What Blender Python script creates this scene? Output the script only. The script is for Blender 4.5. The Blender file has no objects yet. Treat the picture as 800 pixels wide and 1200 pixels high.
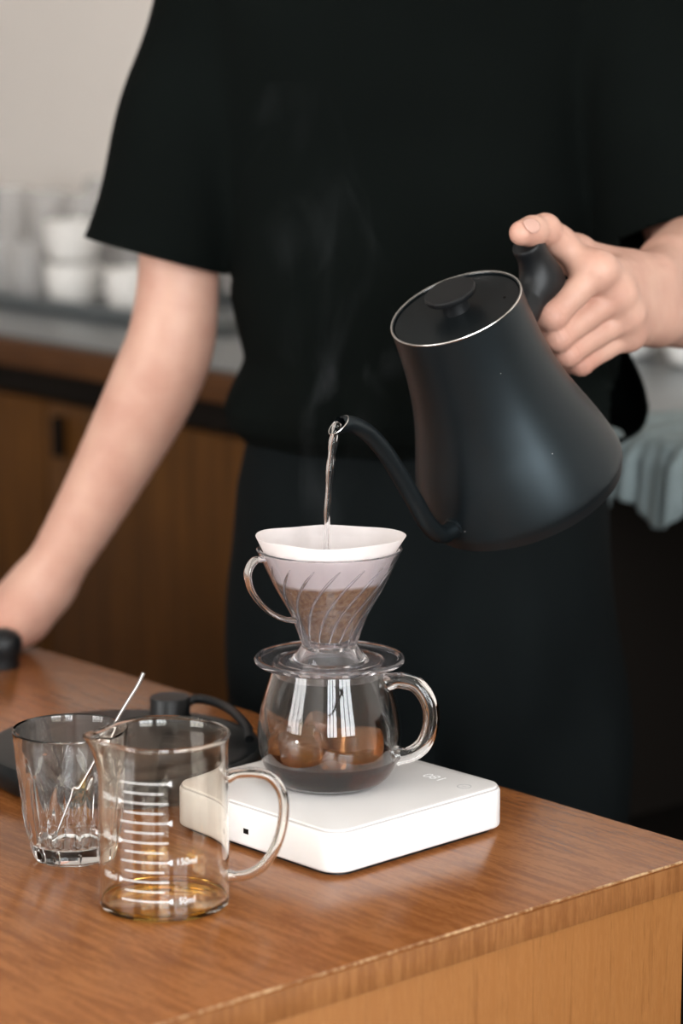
import bpy, bmesh, math, random
import numpy as np
from mathutils import Vector, Matrix

random.seed(7)
rng = np.random.default_rng(7)
S = bpy.context.scene
COL = S.collection
PI = math.pi

# ------------------------------------------------------------------ camera
cam_d = bpy.data.cameras.new('camera')
cam = bpy.data.objects.new('camera', cam_d)
COL.objects.link(cam)
cam.location = (0, 0, 1.285)
cam.rotation_euler = (math.radians(90 - 10.2), 0, 0)
cam_d.sensor_fit = 'VERTICAL'
cam_d.sensor_height = 36
cam_d.lens = 90
cam_d.dof.use_dof = True
cam_d.dof.focus_distance = 1.75
cam_d.dof.aperture_fstop = 4.5
cam_d.clip_start = 0.05
S.camera = cam

# ------------------------------------------------------------------ world, exposure
world = bpy.data.worlds.new('world')
S.world = world
world.use_nodes = True
bg = world.node_tree.nodes['Background']
bg.inputs[0].default_value = (0.85, 0.93, 1.0, 1)
bg.inputs[1].default_value = 1.0
S.view_settings.view_transform = 'Standard'
S.view_settings.look = 'None'
S.view_settings.gamma = 1
S.view_settings.use_curve_mapping = False
S.view_settings.exposure = -0.38
try:
    S.cycles.max_bounces = 20
    S.cycles.transmission_bounces = 20
    S.cycles.glossy_bounces = 8
    S.cycles.diffuse_bounces = 4
    S.cycles.transparent_max_bounces = 16
    S.cycles.volume_bounces = 0
    S.cycles.sample_clamp_indirect = 8
    S.cycles.blur_glossy = 0.3
    S.cycles.use_denoising = True
except Exception:
    pass

# room frame: e1 runs along the back counter (to the right), e2 points into the back wall
E0 = Vector((-0.0693, 2.975, 0))
e1 = Vector((0.6236, -0.7817, 0)).normalized()
e2 = Vector((0.7817, 0.6236, 0)).normalized()
MR = Matrix(((e1.x, e2.x, 0, E0.x), (e1.y, e2.y, 0, E0.y), (0, 0, 1, 0), (0, 0, 0, 1)))
WX0, WX1, WY0, WY1, WH = -3.2, 3.7, -3.6, 0.62, 2.8
WIN = [(-3.25, -2.05), (-1.75, -0.55)]     # e2 spans of the windows in the wall behind the camera
WINZ = (0.75, 2.45)

def window_light(name, loc_room, direction_room, sx, sy, power, col):
    ld = bpy.data.lights.new(name, 'AREA')
    ld.shape = 'RECTANGLE'
    ld.size = sx
    ld.size_y = sy
    ld.energy = power
    ld.color = col
    o = bpy.data.objects.new(name, ld)
    COL.objects.link(o)
    o.location = MR @ Vector(loc_room)
    d = MR.to_3x3() @ Vector(direction_room)
    o.rotation_euler = d.to_track_quat('-Z', 'Y').to_euler()
    return o

for i, (a, b) in enumerate(WIN):
    window_light('daylight_window', (WX1 + 0.16, (a + b) / 2, sum(WINZ) / 2), (-1, 0, -0.05),
                 b - a + 0.1, WINZ[1] - WINZ[0] + 0.1, (138, 122)[i], (0.95, 0.98, 1.0))
# a further window in the long wall across the room from the counter
window_light('daylight_window', (0.6, WY0 - 0.16, 1.6), (0, 1, -0.05), 1.3, 1.8, 88, (1.0, 0.975, 0.95))

# ------------------------------------------------------------------ helpers
def link(o, parent=None):
    COL.objects.link(o)
    if parent is not None:
        o.parent = parent
    return o

def tag(o, label=None, cat=None, group=None, kind=None):
    if label: o['label'] = label
    if cat: o['category'] = cat
    if group: o['group'] = group
    if kind: o['kind'] = kind
    return o

def empty(name, loc=(0, 0, 0), rz=0.0, mat=None):
    o = bpy.data.objects.new(name, None)
    o.empty_display_size = 0.05
    link(o)
    if mat is not None:
        o.matrix_world = mat
    else:
        o.location = loc
        o.rotation_euler = (0, 0, rz)
    return o

def mobj(name, verts, faces, m=None, parent=None, smooth=True, sharp=None):
    me = bpy.data.meshes.new(name)
    me.from_pydata([tuple(v) for v in verts], [], [tuple(f) for f in faces])
    me.update()
    if smooth:
        me.polygons.foreach_set('use_smooth', [True] * len(me.polygons))
        if sharp:
            me.set_sharp_from_angle(angle=math.radians(sharp))
    if m is not None:
        me.materials.append(m)
    return link(bpy.data.objects.new(name, me), parent)

def bmobj(name, bm, m=None, parent=None, smooth=True, sharp=35):
    me = bpy.data.meshes.new(name)
    bm.to_mesh(me)
    bm.free()
    if smooth:
        me.polygons.foreach_set('use_smooth', [True] * len(me.polygons))
        me.set_sharp_from_angle(angle=math.radians(sharp))
    if m is not None:
        me.materials.append(m)
    return link(bpy.data.objects.new(name, me), parent)

def npobj(name, V, Q, m, parent=None):
    me = bpy.data.meshes.new(name)
    me.vertices.add(len(V))
    me.vertices.foreach_set('co', np.ascontiguousarray(V, dtype=np.float32).ravel())
    me.loops.add(Q.size)
    me.loops.foreach_set('vertex_index', np.ascontiguousarray(Q, dtype=np.int32).ravel())
    me.polygons.add(len(Q))
    me.polygons.foreach_set('loop_start', np.arange(0, Q.size, 4, dtype=np.int32))
    me.polygons.foreach_set('loop_total', np.full(len(Q), 4, dtype=np.int32))
    me.update(calc_edges=True)
    me.validate()
    me.polygons.foreach_set('use_smooth', [True] * len(me.polygons))
    if m is not None:
        me.materials.append(m)
    return link(bpy.data.objects.new(name, me), parent)

def catmull(pts, n=8):
    P = [np.array(p, float) for p in pts]
    P = [2 * P[0] - P[1]] + P + [2 * P[-1] - P[-2]]
    out = []
    for i in range(1, len(P) - 2):
        a, b, c, d = P[i - 1:i + 3]
        for k in range(n):
            t = k / n
            out.append(0.5 * (2 * b + (c - a) * t + (2 * a - 5 * b + 4 * c - d) * t * t + (3 * b - a - 3 * c + d) * t ** 3))
    out.append(P[-2])
    return out

def tube_data(pts, rad, n=12, flat=(1, 1), up=(0, 0, 1), caps=True, twist=None):
    """rad: number or list; flat: scale of (side, up) radius"""
    pts = [Vector(p) for p in pts]
    N = len(pts)
    if not hasattr(rad, '__len__'):
        rad = [rad] * N
    V, Fc = [], []
    prev = None
    for i, p in enumerate(pts):
        t = (pts[min(i + 1, N - 1)] - pts[max(i - 1, 0)]).normalized()
        if prev is None:
            u = Vector(up)
            u = (u - t * u.dot(t))
            if u.length < 1e-4:
                u = Vector((1, 0, 0)); u = u - t * u.dot(t)
            u.normalize()
        else:
            u = prev - t * prev.dot(t)
            u.normalize()
        prev = u
        s = t.cross(u)
        for k in range(n):
            a = 2 * PI * k / n + (twist[i] if twist else 0)
            V.append(p + s * (math.cos(a) * rad[i] * flat[0]) + u * (math.sin(a) * rad[i] * flat[1]))
    for i in range(N - 1):
        for k in range(n):
            k2 = (k + 1) % n
            Fc.append((i * n + k, i * n + k2, (i + 1) * n + k2, (i + 1) * n + k))
    if caps:
        Fc.append(tuple(range(n - 1, -1, -1)))
        Fc.append(tuple((N - 1) * n + k for k in range(n)))
    return V, Fc

def tube(name, pts, rad, m, parent=None, n=12, **kw):
    V, Fc = tube_data(pts, rad, n, **kw)
    return mobj(name, V, Fc, m, parent, sharp=50)

def lathe_data(prof, n=64, closed=True, rfun=None):
    """prof: list of (r, z). closed: last connects to first. rfun(r,z,a,i)->(r,z)"""
    V, Fc = [], []
    rows = []
    for i, (r, z) in enumerate(prof):
        if r < 1e-7:
            rows.append([len(V)] * n)
            V.append((0, 0, z))
        else:
            row = []
            for k in range(n):
                a = 2 * PI * k / n
                rr, zz = (r, z) if rfun is None else rfun(r, z, a, i)
                row.append(len(V))
                V.append((rr * math.cos(a), rr * math.sin(a), zz))
            rows.append(row)
    M = len(prof)
    for i in range(M if closed else M - 1):
        A, B = rows[i], rows[(i + 1) % M]
        for k in range(n):
            k2 = (k + 1) % n
            f = []
            for q in (A[k], A[k2], B[k2], B[k]):
                if q not in f:
                    f.append(q)
            if len(f) > 2:
                Fc.append(tuple(f))
    return V, Fc

def lathe(name, prof, m, parent=None, n=64, closed=True, rfun=None, sharp=40):
    V, Fc = lathe_data(prof, n, closed, rfun)
    o = mobj(name, V, Fc, m, parent, sharp=sharp)
    bm = bmesh.new(); bm.from_mesh(o.data)
    bmesh.ops.recalc_face_normals(bm, faces=bm.faces)
    bm.to_mesh(o.data); bm.free()
    return o

def fine(prof, n=5):
    """smooth an open profile by catmull"""
    return [tuple(p) for p in catmull(prof, n)]

def rbox_bm(sx, sy, z0, z1, rc, re=0.002, seg=8, cx=0, cy=0):
    """box with rounded vertical corners rc and rounded horizontal edges re"""
    bm = bmesh.new()
    ring = []
    for qx, qy, a0 in ((1, 1, 0), (-1, 1, 90), (-1, -1, 180), (1, -1, 270)):
        for k in range(seg + 1):
            a = math.radians(a0 + 90 * k / seg)
            ring.append((cx + qx * (sx / 2 - rc) + rc * math.cos(a), cy + qy * (sy / 2 - rc) + rc * math.sin(a), math.cos(a), math.sin(a)))
    levels = []
    if re > 0:
        for k in range(4):
            a = PI / 2 * k / 3
            levels.append((z0 + re - re * math.cos(a), re * (1 - math.sin(a))))
        for k in range(4):
            a = PI / 2 * k / 3
            levels.append((z1 - re + re * math.sin(a), re * (1 - math.cos(a))))
    else:
        levels = [(z0, 0), (z1, 0)]
    rows = []
    for z, ins in levels:
        rows.append([bm.verts.new((x - ins * c, y - ins * s, z)) for x, y, c, s in ring])
    n = len(ring)
    for i in range(len(rows) - 1):
        for k in range(n):
            bm.faces.new((rows[i][k], rows[i][(k + 1) % n], rows[i + 1][(k + 1) % n], rows[i + 1][k]))
    bm.faces.new(rows[-1])
    bm.faces.new(rows[0][::-1])
    return bm

def box_bm(x0, x1, y0, y1, z0, z1, bev=0.0, seg=2, bm=None):
    own = bm is None
    if own: bm = bmesh.new()
    c = bmesh.ops.create_cube(bm, size=1)
    for v in c['verts']:
        v.co = Vector((x0 + (v.co.x + .5) * (x1 - x0), y0 + (v.co.y + .5) * (y1 - y0), z0 + (v.co.z + .5) * (z1 - z0)))
    if bev > 0:
        ed = list({e for v in c['verts'] for e in v.link_edges})
        bmesh.ops.bevel(bm, geom=ed, offset=bev, segments=seg, affect='EDGES', profile=0.5)
    return bm

def room_obj(name, bm, m, parent=None, smooth=True):
    if parent is None:
        bm.transform(MR)
    o = bmobj(name, bm, m, parent, smooth)
    return o

# ------------------------------------------------------------------ materials
def new_mat(name):
    m = bpy.data.materials.new(name)
    m.use_nodes = True
    nt = m.node_tree
    b = nt.nodes['Principled BSDF']
    return m, nt, b

def pmat(name, col, rough=0.5, metal=0.0, spec=0.5, noise=0.0, nscale=30, bump=0.0, bscale=200, **kw):
    m, nt, b = new_mat(name)
    b.inputs['Base Color'].default_value = (*col, 1)
    b.inputs['Roughness'].default_value = rough
    b.inputs['Metallic'].default_value = metal
    b.inputs['Specular IOR Level'].default_value = spec
    for k, v in kw.items():
        b.inputs[k.replace('_', ' ')].default_value = v
    tc = nt.nodes.new('ShaderNodeTexCoord')
    if noise > 0:
        nz = nt.nodes.new('ShaderNodeTexNoise')
        nz.inputs['Scale'].default_value = nscale
        nz.inputs['Detail'].default_value = 5
        nt.links.new(tc.outputs['Object'], nz.inputs['Vector'])
        r = nt.nodes.new('ShaderNodeValToRGB')
        r.color_ramp.elements[0].position = 0.3
        r.color_ramp.elements[1].position = 0.7
        r.color_ramp.elements[0].color = (*[c * (1 - noise) for c in col], 1)
        r.color_ramp.elements[1].color = (*[min(1, c * (1 + noise)) for c in col], 1)
        nt.links.new(nz.outputs['Fac'], r.inputs[0])
        nt.links.new(r.outputs[0], b.inputs['Base Color'])
    if bump > 0:
        n2 = nt.nodes.new('ShaderNodeTexNoise')
        n2.inputs['Scale'].default_value = bscale
        n2.inputs['Detail'].default_value = 3
        nt.links.new(tc.outputs['Object'], n2.inputs['Vector'])
        bp = nt.nodes.new('ShaderNodeBump')
        bp.inputs['Strength'].default_value = bump
        bp.inputs['Distance'].default_value = 0.002
        nt.links.new(n2.outputs['Fac'], bp.inputs['Height'])
        nt.links.new(bp.outputs[0], b.inputs['Normal'])
    return m

def glass(name, col=(1, 1, 1), ior=1.47, rough=0.0):
    m, nt, b = new_mat(name)
    b.inputs['Base Color'].default_value = (*col, 1)
    b.inputs['Roughness'].default_value = rough
    b.inputs['IOR'].default_value = ior
    b.inputs['Transmission Weight'].default_value = 1.0
    return m

def wood(name, c_dark, c_mid, c_light, scale=(1, 1, 1), rough=0.3, fine_scale=1.0, coat=0.0, speck=0.35, blotch=1.0, spec=0.5):
    """grain runs along the object's local X when scale=(low, high, high)"""
    m, nt, b = new_mat(name)
    N, L = nt.nodes, nt.links
    tc = N.new('ShaderNodeTexCoord')
    mp = N.new('ShaderNodeMapping')
    mp.inputs['Scale'].default_value = scale
    L.new(tc.outputs['Object'], mp.inputs['Vector'])
    n1 = N.new('ShaderNodeTexNoise')
    n1.inputs['Scale'].default_value = 7 * fine_scale
    n1.inputs['Detail'].default_value = 8
    n1.inputs['Roughness'].default_value = 0.62
    n1.inputs['Distortion'].default_value = 0.6
    L.new(mp.outputs[0], n1.inputs['Vector'])
    n2 = N.new('ShaderNodeTexNoise')
    n2.inputs['Scale'].default_value = 60 * fine_scale
    n2.inputs['Detail'].default_value = 4
    L.new(mp.outputs[0], n2.inputs['Vector'])
    n3 = N.new('ShaderNodeTexNoise')
    n3.inputs['Scale'].default_value = 5 * blotch
    n3.inputs['Detail'].default_value = 3
    L.new(tc.outputs['Object'], n3.inputs['Vector'])
    mx = N.new('ShaderNodeMath'); mx.operation = 'MULTIPLY_ADD'
    mx.inputs[1].default_value = speck
    L.new(n2.outputs['Fac'], mx.inputs[0])
    L.new(n1.outputs['Fac'], mx.inputs[2])
    m2 = N.new('ShaderNodeMath'); m2.operation = 'MULTIPLY_ADD'
    m2.inputs[1].default_value = 0.35
    L.new(n3.outputs['Fac'], m2.inputs[0])
    L.new(mx.outputs[0], m2.inputs[2])
    r = N.new('ShaderNodeValToRGB')
    e = r.color_ramp.elements
    base = 0.5 + 0.5 * speck + 0.175
    e[0].position = base - 0.22; e[0].color = (*c_dark, 1)
    e[1].position = base + 0.2; e[1].color = (*c_light, 1)
    k = e.new(base); k.color = (*c_mid, 1)
    L.new(m2.outputs[0], r.inputs[0])
    L.new(r.outputs[0], b.inputs['Base Color'])
    b.inputs['Specular IOR Level'].default_value = spec
    rr = N.new('ShaderNodeMath'); rr.operation = 'MULTIPLY_ADD'
    rr.inputs[1].default_value = 0.18
    rr.inputs[2].default_value = rough - 0.09
    L.new(n3.outputs['Fac'], rr.inputs[0])
    L.new(rr.outputs[0], b.inputs['Roughness'])
    b.inputs['Coat Weight'].default_value = coat
    b.inputs['Coat Roughness'].default_value = 0.15
    bp = N.new('ShaderNodeBump')
    bp.inputs['Strength'].default_value = 0.12
    bp.inputs['Distance'].default_value = 0.001
    L.new(mx.outputs[0], bp.inputs['Height'])
    L.new(bp.outputs[0], b.inputs['Normal'])
    return m

M_wall = pmat('wall_plaster', (0.84, 0.785, 0.735), 0.9, noise=0.02, nscale=3, bump=0.05, bscale=60)
M_ceil = pmat('ceiling_paint', (0.8, 0.78, 0.74), 0.95)
M_floor = wood('floor_boards', (0.05, 0.03, 0.018), (0.085, 0.05, 0.03), (0.12, 0.07, 0.04), (1, 12, 12), 0.5)
M_top = wood('table_top_wood', (0.19, 0.062, 0.016), (0.25, 0.086, 0.0235), (0.305, 0.114, 0.034), (2.6, 24, 24), 0.21, 1.0, coat=0.0, speck=0.6, blotch=0.8)
M_panel = wood('table_panel_wood', (0.25, 0.096, 0.025), (0.31, 0.124, 0.034), (0.37, 0.158, 0.047), (30, 30, 1.0), 0.42, 1.0, speck=0.7, blotch=0.6)
M_edge = wood('table_edge_wood', (0.20, 0.076, 0.023), (0.265, 0.105, 0.033), (0.32, 0.136, 0.045), (30, 30, 2.0), 0.36, 1.0, speck=0.5)
M_cab = wood('cabinet_wood', (0.055, 0.021, 0.003), (0.082, 0.031, 0.005), (0.105, 0.041, 0.007), (10, 10, 0.5), 0.6, spec=0.15)
M_cabedge = wood('cabinet_edge_wood', (0.05, 0.018, 0.005), (0.08, 0.03, 0.008), (0.10, 0.04, 0.011), (0.6, 10, 10), 0.6, spec=0.2)
M_dark = pmat('dark_recess', (0.008, 0.006, 0.0045), 0.8, spec=0.1)  # near black; counter boards carry the under-counter shade in this colour
M_steel = pmat('brushed_steel', (0.16, 0.18, 0.19), 0.35, 0.6, noise=0.05, nscale=12)
M_greymetal = pmat('dark_grey_metal', (0.10, 0.115, 0.12), 0.45, 0.3)
M_white = pmat('scale_white_plastic', (0.80, 0.79, 0.785), 0.32, spec=0.4)
M_whitetop = pmat('scale_white_top', (0.85, 0.825, 0.81), 0.13, spec=0.5)
M_seam = pmat('grey_seam', (0.52, 0.50, 0.50), 0.5)
M_mark = pmat('grey_print', (0.32, 0.32, 0.33), 0.5)
M_glass = glass('clear_glass', (0.985, 0.992, 0.99), 1.49)
M_beaker = glass('borosilicate_glass', (0.995, 0.968, 0.91), 1.46)
M_plastic = glass('clear_plastic', (0.948, 0.93, 0.97), 1.5)
M_plastic.node_tree.nodes['Principled BSDF'].inputs['Transmission Weight'].default_value = 0.972
M_water = glass('water', (0.97, 0.985, 1), 1.33)
M_coffee = glass('coffee', (0.085, 0.020, 0.006), 1.34)
M_ice = glass('coffee_stained_ice', (0.48, 0.215, 0.085), 1.31, 0.2)
M_ice.node_tree.nodes['Principled BSDF'].inputs['Transmission Weight'].default_value = 0.75
M_amber_ring = glass('amber_reflection', (0.93, 0.60, 0.16), 1.33)
M_whiteprint = pmat('white_print', (0.9, 0.9, 0.88), 0.6)
M_spoon = pmat('polished_steel', (0.42, 0.41, 0.40), 0.22, 1.0)
M_cup = pmat('white_ceramic', (0.85, 0.83, 0.80), 0.2)
M_cream = pmat('cream_board', (0.75, 0.55, 0.36), 0.6)
M_towel = pmat('grey_blue_cloth', (0.20, 0.245, 0.25), 0.95, noise=0.12, nscale=20, bump=0.4, bscale=400)
M_blackpl = pmat('matt_black_plastic', (0.006, 0.007, 0.008), 0.42, spec=0.35, bump=0.03, bscale=900)
M_baseblk = pmat('kettle_base_black', (0.006, 0.008, 0.009), 0.36, spec=0.2, noise=0.2, nscale=15)
M_rimsteel = pmat('bright_rim', (0.75, 0.74, 0.72), 0.25, 1.0)
M_shirt = pmat('black_cotton', (0.0026, 0.0038, 0.0034), 0.95, spec=0.06, noise=0.15, nscale=6, bump=0.15, bscale=700)
M_trouser = pmat('black_twill', (0.0038, 0.0054, 0.0058), 0.9, spec=0.08, noise=0.15, nscale=6, bump=0.15, bscale=900)
M_hair = pmat('black_hair', (0.012, 0.009, 0.008), 0.5, bump=0.5, bscale=150)
M_shoe = pmat('black_leather', (0.015, 0.015, 0.015), 0.4)
M_nail = pmat('fingernail', (0.60, 0.36, 0.29), 0.35)

def skin_mat():
    m, nt, b = new_mat('skin')
    N, L = nt.nodes, nt.links
    tc = N.new('ShaderNodeTexCoord')
    n1 = N.new('ShaderNodeTexNoise'); n1.inputs['Scale'].default_value = 28; n1.inputs['Detail'].default_value = 4
    L.new(tc.outputs['Object'], n1.inputs['Vector'])
    r = N.new('ShaderNodeValToRGB')
    e = r.color_ramp.elements
    e[0].position = 0.32; e[0].color = (0.52, 0.288, 0.218, 1)
    e[1].position = 0.7; e[1].color = (0.61, 0.372, 0.285, 1)
    L.new(n1.outputs['Fac'], r.inputs[0])
    at = N.new('ShaderNodeAttribute'); at.attribute_name = 'flush'
    mx = N.new('ShaderNodeMix'); mx.data_type = 'RGBA'
    mf = N.new('ShaderNodeMath'); mf.operation = 'MULTIPLY'; mf.inputs[1].default_value = 0.6
    L.new(at.outputs['Fac'], mf.inputs[0])
    L.new(mf.outputs[0], mx.inputs['Factor'])
    L.new(r.outputs[0], mx.inputs['A'])
    mx.inputs['B'].default_value = (0.50, 0.185, 0.135, 1)
    L.new(mx.outputs['Result'], b.inputs['Base Color'])
    b.inputs['Roughness'].default_value = 0.48
    b.inputs['Specular IOR Level'].default_value = 0.35
    b.inputs['Subsurface Weight'].default_value = 0.06
    b.inputs['Subsurface Radius'].default_value = (0.012, 0.005, 0.003)
    b.inputs['Subsurface Scale'].default_value = 0.6
    n2 = N.new('ShaderNodeTexNoise'); n2.inputs['Scale'].default_value = 420; n2.inputs['Detail'].default_value = 3
    L.new(tc.outputs['Object'], n2.inputs['Vector'])
    bp = N.new('ShaderNodeBump'); bp.inputs['Strength'].default_value = 0.18; bp.inputs['Distance'].default_value = 0.0008
    L.new(n2.outputs['Fac'], bp.inputs['Height'])
    L.new(bp.outputs[0], b.inputs['Normal'])
    return m
M_skin = skin_mat()

def kettle_mat():
    m, nt, b = new_mat('matt_black_enamel')
    N, L = nt.nodes, nt.links
    tc = N.new('ShaderNodeTexCoord')
    v = N.new('ShaderNodeTexVoronoi'); v.inputs['Scale'].default_value = 52
    L.new(tc.outputs['Object'], v.inputs['Vector'])
    r = N.new('ShaderNodeValToRGB')
    r.color_ramp.interpolation = 'CONSTANT'
    r.color_ramp.elements[0].color = (0.5, 0.5, 0.48, 1)
    r.color_ramp.elements[1].position = 0.022
    r.color_ramp.elements[1].color = (0.0045, 0.0062, 0.0072, 1)
    L.new(v.outputs['Distance'], r.inputs[0])
    L.new(r.outputs[0], b.inputs['Base Color'])
    b.inputs['Roughness'].default_value = 0.38
    b.inputs['Specular IOR Level'].default_value = 0.40
    b.inputs['Specular Tint'].default_value = (0.72, 0.90, 1.0, 1)  # bluish tint puts a cooler light into the kettle's reflections
    return m
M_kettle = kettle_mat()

def paper_mat(level):
    """white filter paper, soaked brown below the coffee level (object z)"""
    m, nt, b = new_mat('filter_paper')
    N, L = nt.nodes, nt.links
    tc = N.new('ShaderNodeTexCoord')
    sx = N.new('ShaderNodeSeparateXYZ')
    L.new(tc.outputs['Object'], sx.inputs[0])
    nz = N.new('ShaderNodeTexNoise'); nz.inputs['Scale'].default_value = 60; nz.inputs['Detail'].default_value = 4
    L.new(tc.outputs['Object'], nz.inputs['Vector'])
    ma = N.new('ShaderNodeMath'); ma.operation = 'MULTIPLY_ADD'; ma.inputs[1].default_value = 0.005
    L.new(nz.outputs['Fac'], ma.inputs[0]); L.new(sx.outputs['Z'], ma.inputs[2])
    mr = N.new('ShaderNodeMapRange')
    mr.inputs['From Min'].default_value = level + 0.0015
    mr.inputs['From Max'].default_value = level + 0.0045
    L.new(ma.outputs[0], mr.inputs['Value'])
    n4 = N.new('ShaderNodeTexNoise'); n4.inputs['Scale'].default_value = 320; n4.inputs['Detail'].default_value = 5
    L.new(tc.outputs['Object'], n4.inputs['Vector'])
    rb = N.new('ShaderNodeValToRGB')
    rb.color_ramp.elements[0].position = 0.35; rb.color_ramp.elements[0].color = (0.25, 0.115, 0.042, 1)
    rb.color_ramp.elements[1].position = 0.68; rb.color_ramp.elements[1].color = (0.52, 0.29, 0.13, 1)
    L.new(n4.outputs['Fac'], rb.inputs[0])
    mx = N.new('ShaderNodeMix'); mx.data_type = 'RGBA'
    L.new(mr.outputs[0], mx.inputs['Factor'])
    L.new(rb.outputs[0], mx.inputs['A'])
    mx.inputs['B'].default_value = (0.93, 0.88, 0.865, 1)
    df = N.new('ShaderNodeBsdfDiffuse'); tr = N.new('ShaderNodeBsdfTranslucent')
    L.new(mx.outputs['Result'], df.inputs['Color']); L.new(mx.outputs['Result'], tr.inputs['Color'])
    ms = N.new('ShaderNodeMixShader'); ms.inputs[0].default_value = 0.45
    L.new(df.outputs[0], ms.inputs[1]); L.new(tr.outputs[0], ms.inputs[2])
    L.new(ms.outputs[0], N['Material Output'].inputs['Surface'])
    N.remove(b)
    return m
M_slurry = pmat('wet_coffee_grounds', (0.13, 0.07, 0.035), 0.35, noise=0.35, nscale=250, bump=0.6, bscale=500)

# ------------------------------------------------------------------ room shell
def structure(o):
    o['kind'] = 'structure'
    return o

bm = box_bm(WX0 - .2, WX1 + .2, WY0 - .2, WY1 + .2, -0.1, 0)
structure(room_obj('floor', bm, M_floor, smooth=False))
bm = box_bm(WX0 - .2, WX1 + .2, WY0 - .2, WY1 + .2, WH, WH + .1)
structure(room_obj('ceiling', bm, M_ceil, smooth=False))
structure(room_obj('wall_back', box_bm(WX0 - .1, WX1 + .1, WY1, WY1 + .1, 0, WH), M_wall, smooth=False))
structure(room_obj('wall_left', box_bm(WX0 - .1, WX0, WY0 - .1, WY1, 0, WH), M_wall, smooth=False))

def holed_wall(name, along, fixed0, fixed1, span, holes, zh):
    bm = bmesh.new()
    def put(a, b, z0, z1):
        if b - a < 1e-6: return
        if along == 'y': box_bm(fixed0, fixed1, a, b, z0, z1, bm=bm)
        else: box_bm(a, b, fixed0, fixed1, z0, z1, bm=bm)
    cur = span[0]
    for a, b in holes:
        put(cur, a, 0, WH)
        put(a, b, 0, zh[0]); put(a, b, zh[1], WH)
        cur = b
    put(cur, span[1], 0, WH)
    return structure(room_obj(name, bm, M_wall, smooth=False))

holed_wall('wall_right', 'y', WX1, WX1 + .1, (WY0 - .1, WY1), WIN, WINZ)
holed_wall('wall_front', 'x', WY0 - .1, WY0, (WX0, WX1), [(-0.1, 1.3)], (0.7, 2.5))
M_frame = pmat('window_frame_paint', (0.10, 0.07, 0.05), 0.5)
def window(n, along, fixed, a, b, z0, z1):
    bm = bmesh.new()
    t, d = 0.05, 0.05
    def put(p, q, u, v):
        if along == 'y': box_bm(fixed, fixed + d, p, q, u, v, bm=bm)
        else: box_bm(p, q, fixed - d, fixed, u, v, bm=bm)
    put(a, b, z0, z0 + t); put(a, b, z1 - t, z1)
    nm = 3
    for k in range(nm + 1):
        c = a + (b - a - t) * k / nm
        put(c, c + t, z0 + t, z1 - t)
    put(a, b, z0 + (z1 - z0) * .68, z0 + (z1 - z0) * .68 + .035)
    return structure(room_obj('window_%d' % n, bm, M_frame, smooth=False))
for i, (a, b) in enumerate(WIN):
    window(i + 1, 'y', WX1 + 0.02, a, b, *WINZ)
window(3, 'x', WY0 - 0.02, -0.1, 1.3, 0.7, 2.5)

# ------------------------------------------------------------------ back counter
CT = 0.90
bc = empty('back_counter', mat=MR)
tag(bc, 'long dark brown wooden back counter with cabinet doors along the wall', 'counter')
bmobj('worktop', box_bm(-3.0, 1.9, 0, 0.60, CT - .035, CT, .002), M_cabedge, bc)
bmobj('steel_sheet', box_bm(-3.0, 1.9, 0.02, 0.60, CT, CT + .004, .001), M_steel, bc)
bmobj('carcass', box_bm(-3.0, 0.42, 0.045, 0.60, 0.10, CT - .035, .002), M_dark, bc)
bmobj('plinth', box_bm(-3.0, 1.9, 0.09, 0.60, 0.0, 0.10), M_dark, bc)
bmobj('rail', box_bm(-3.0, 0.42, 0.03, 0.045, CT - .075, CT - .037, .001), M_dark, bc)
xs = [-3.0, -2.36, -1.76, -1.16, -0.56, 0.04, 0.42]
for a, b in zip(xs[:-1], xs[1:]):
    d = bmobj('door', box_bm(a + .003, b - .003, 0.024, 0.044, 0.105, CT - .08, .002), M_cab, bc)
    bmobj('handle', box_bm(a + .035, a + .049, 0.010, 0.024, CT - .15, CT - .095, .003), M_dark, d)
bmobj('back_board', box_bm(0.42, 1.9, 0.56, 0.60, 0.10, CT - .035), M_dark, bc)
bmobj('end_panel', box_bm(1.86, 1.9, 0.03, 0.56, 0.10, CT - .035), M_cab, bc)
bmobj('shelf', box_bm(0.42, 1.86, 0.12, 0.56, 0.42, 0.445), M_dark, bc)
bmobj('bottom_board', box_bm(0.42, 1.86, 0.05, 0.56, 0.10, 0.12), M_dark, bc)

# ------------------------------------------------------------------ table (near counter)
TZ = 0.75
TA = math.radians(131.5)               # long edge direction
td = Vector((math.cos(TA), math.sin(TA), 0))      # towards upper left of the picture
tf = Vector((math.cos(TA + PI / 2), math.sin(TA + PI / 2), 0))   # from back edge to the viewer
Tc = Vector((0.2553, 1.6735, 0))       # near right corner
MT = Matrix(((td.x, tf.x, 0, Tc.x), (td.y, tf.y, 0, Tc.y), (0, 0, 1, 0), (0, 0, 0, 1)))
tb = empty('wooden_counter', mat=MT)
tag(tb, 'honey brown wooden counter with worn edges carrying the white scale and glassware', 'table')
TL, TW = 1.9, 0.80
bm = box_bm(0, TL, 0, TW, TZ - .003, TZ, .0012, 2)
bmobj('veneer_top', bm, M_top, tb)
bmobj('edge_band', box_bm(0.0006, TL, 0.0006, TW - .0006, TZ - .0215, TZ - .003, .0008, 2), M_edge, tb)
bmobj('end_panel', box_bm(0.0022, 0.022, 0.03, TW - .003, 0.0, TZ - .0215, .001), M_panel, tb)
bmobj('front_panel', box_bm(0.022, TL, TW - .022, TW - .003, 0.0, TZ - .0215), M_panel, tb)
bmobj('back_panel', box_bm(0.022, TL, 0.03, 0.05, 0.05, TZ - .0215), M_panel, tb)
bmobj('end_panel', box_bm(TL - .02, TL, 0.05, TW - .022, 0.0, TZ - .0215), M_panel, tb)

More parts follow.
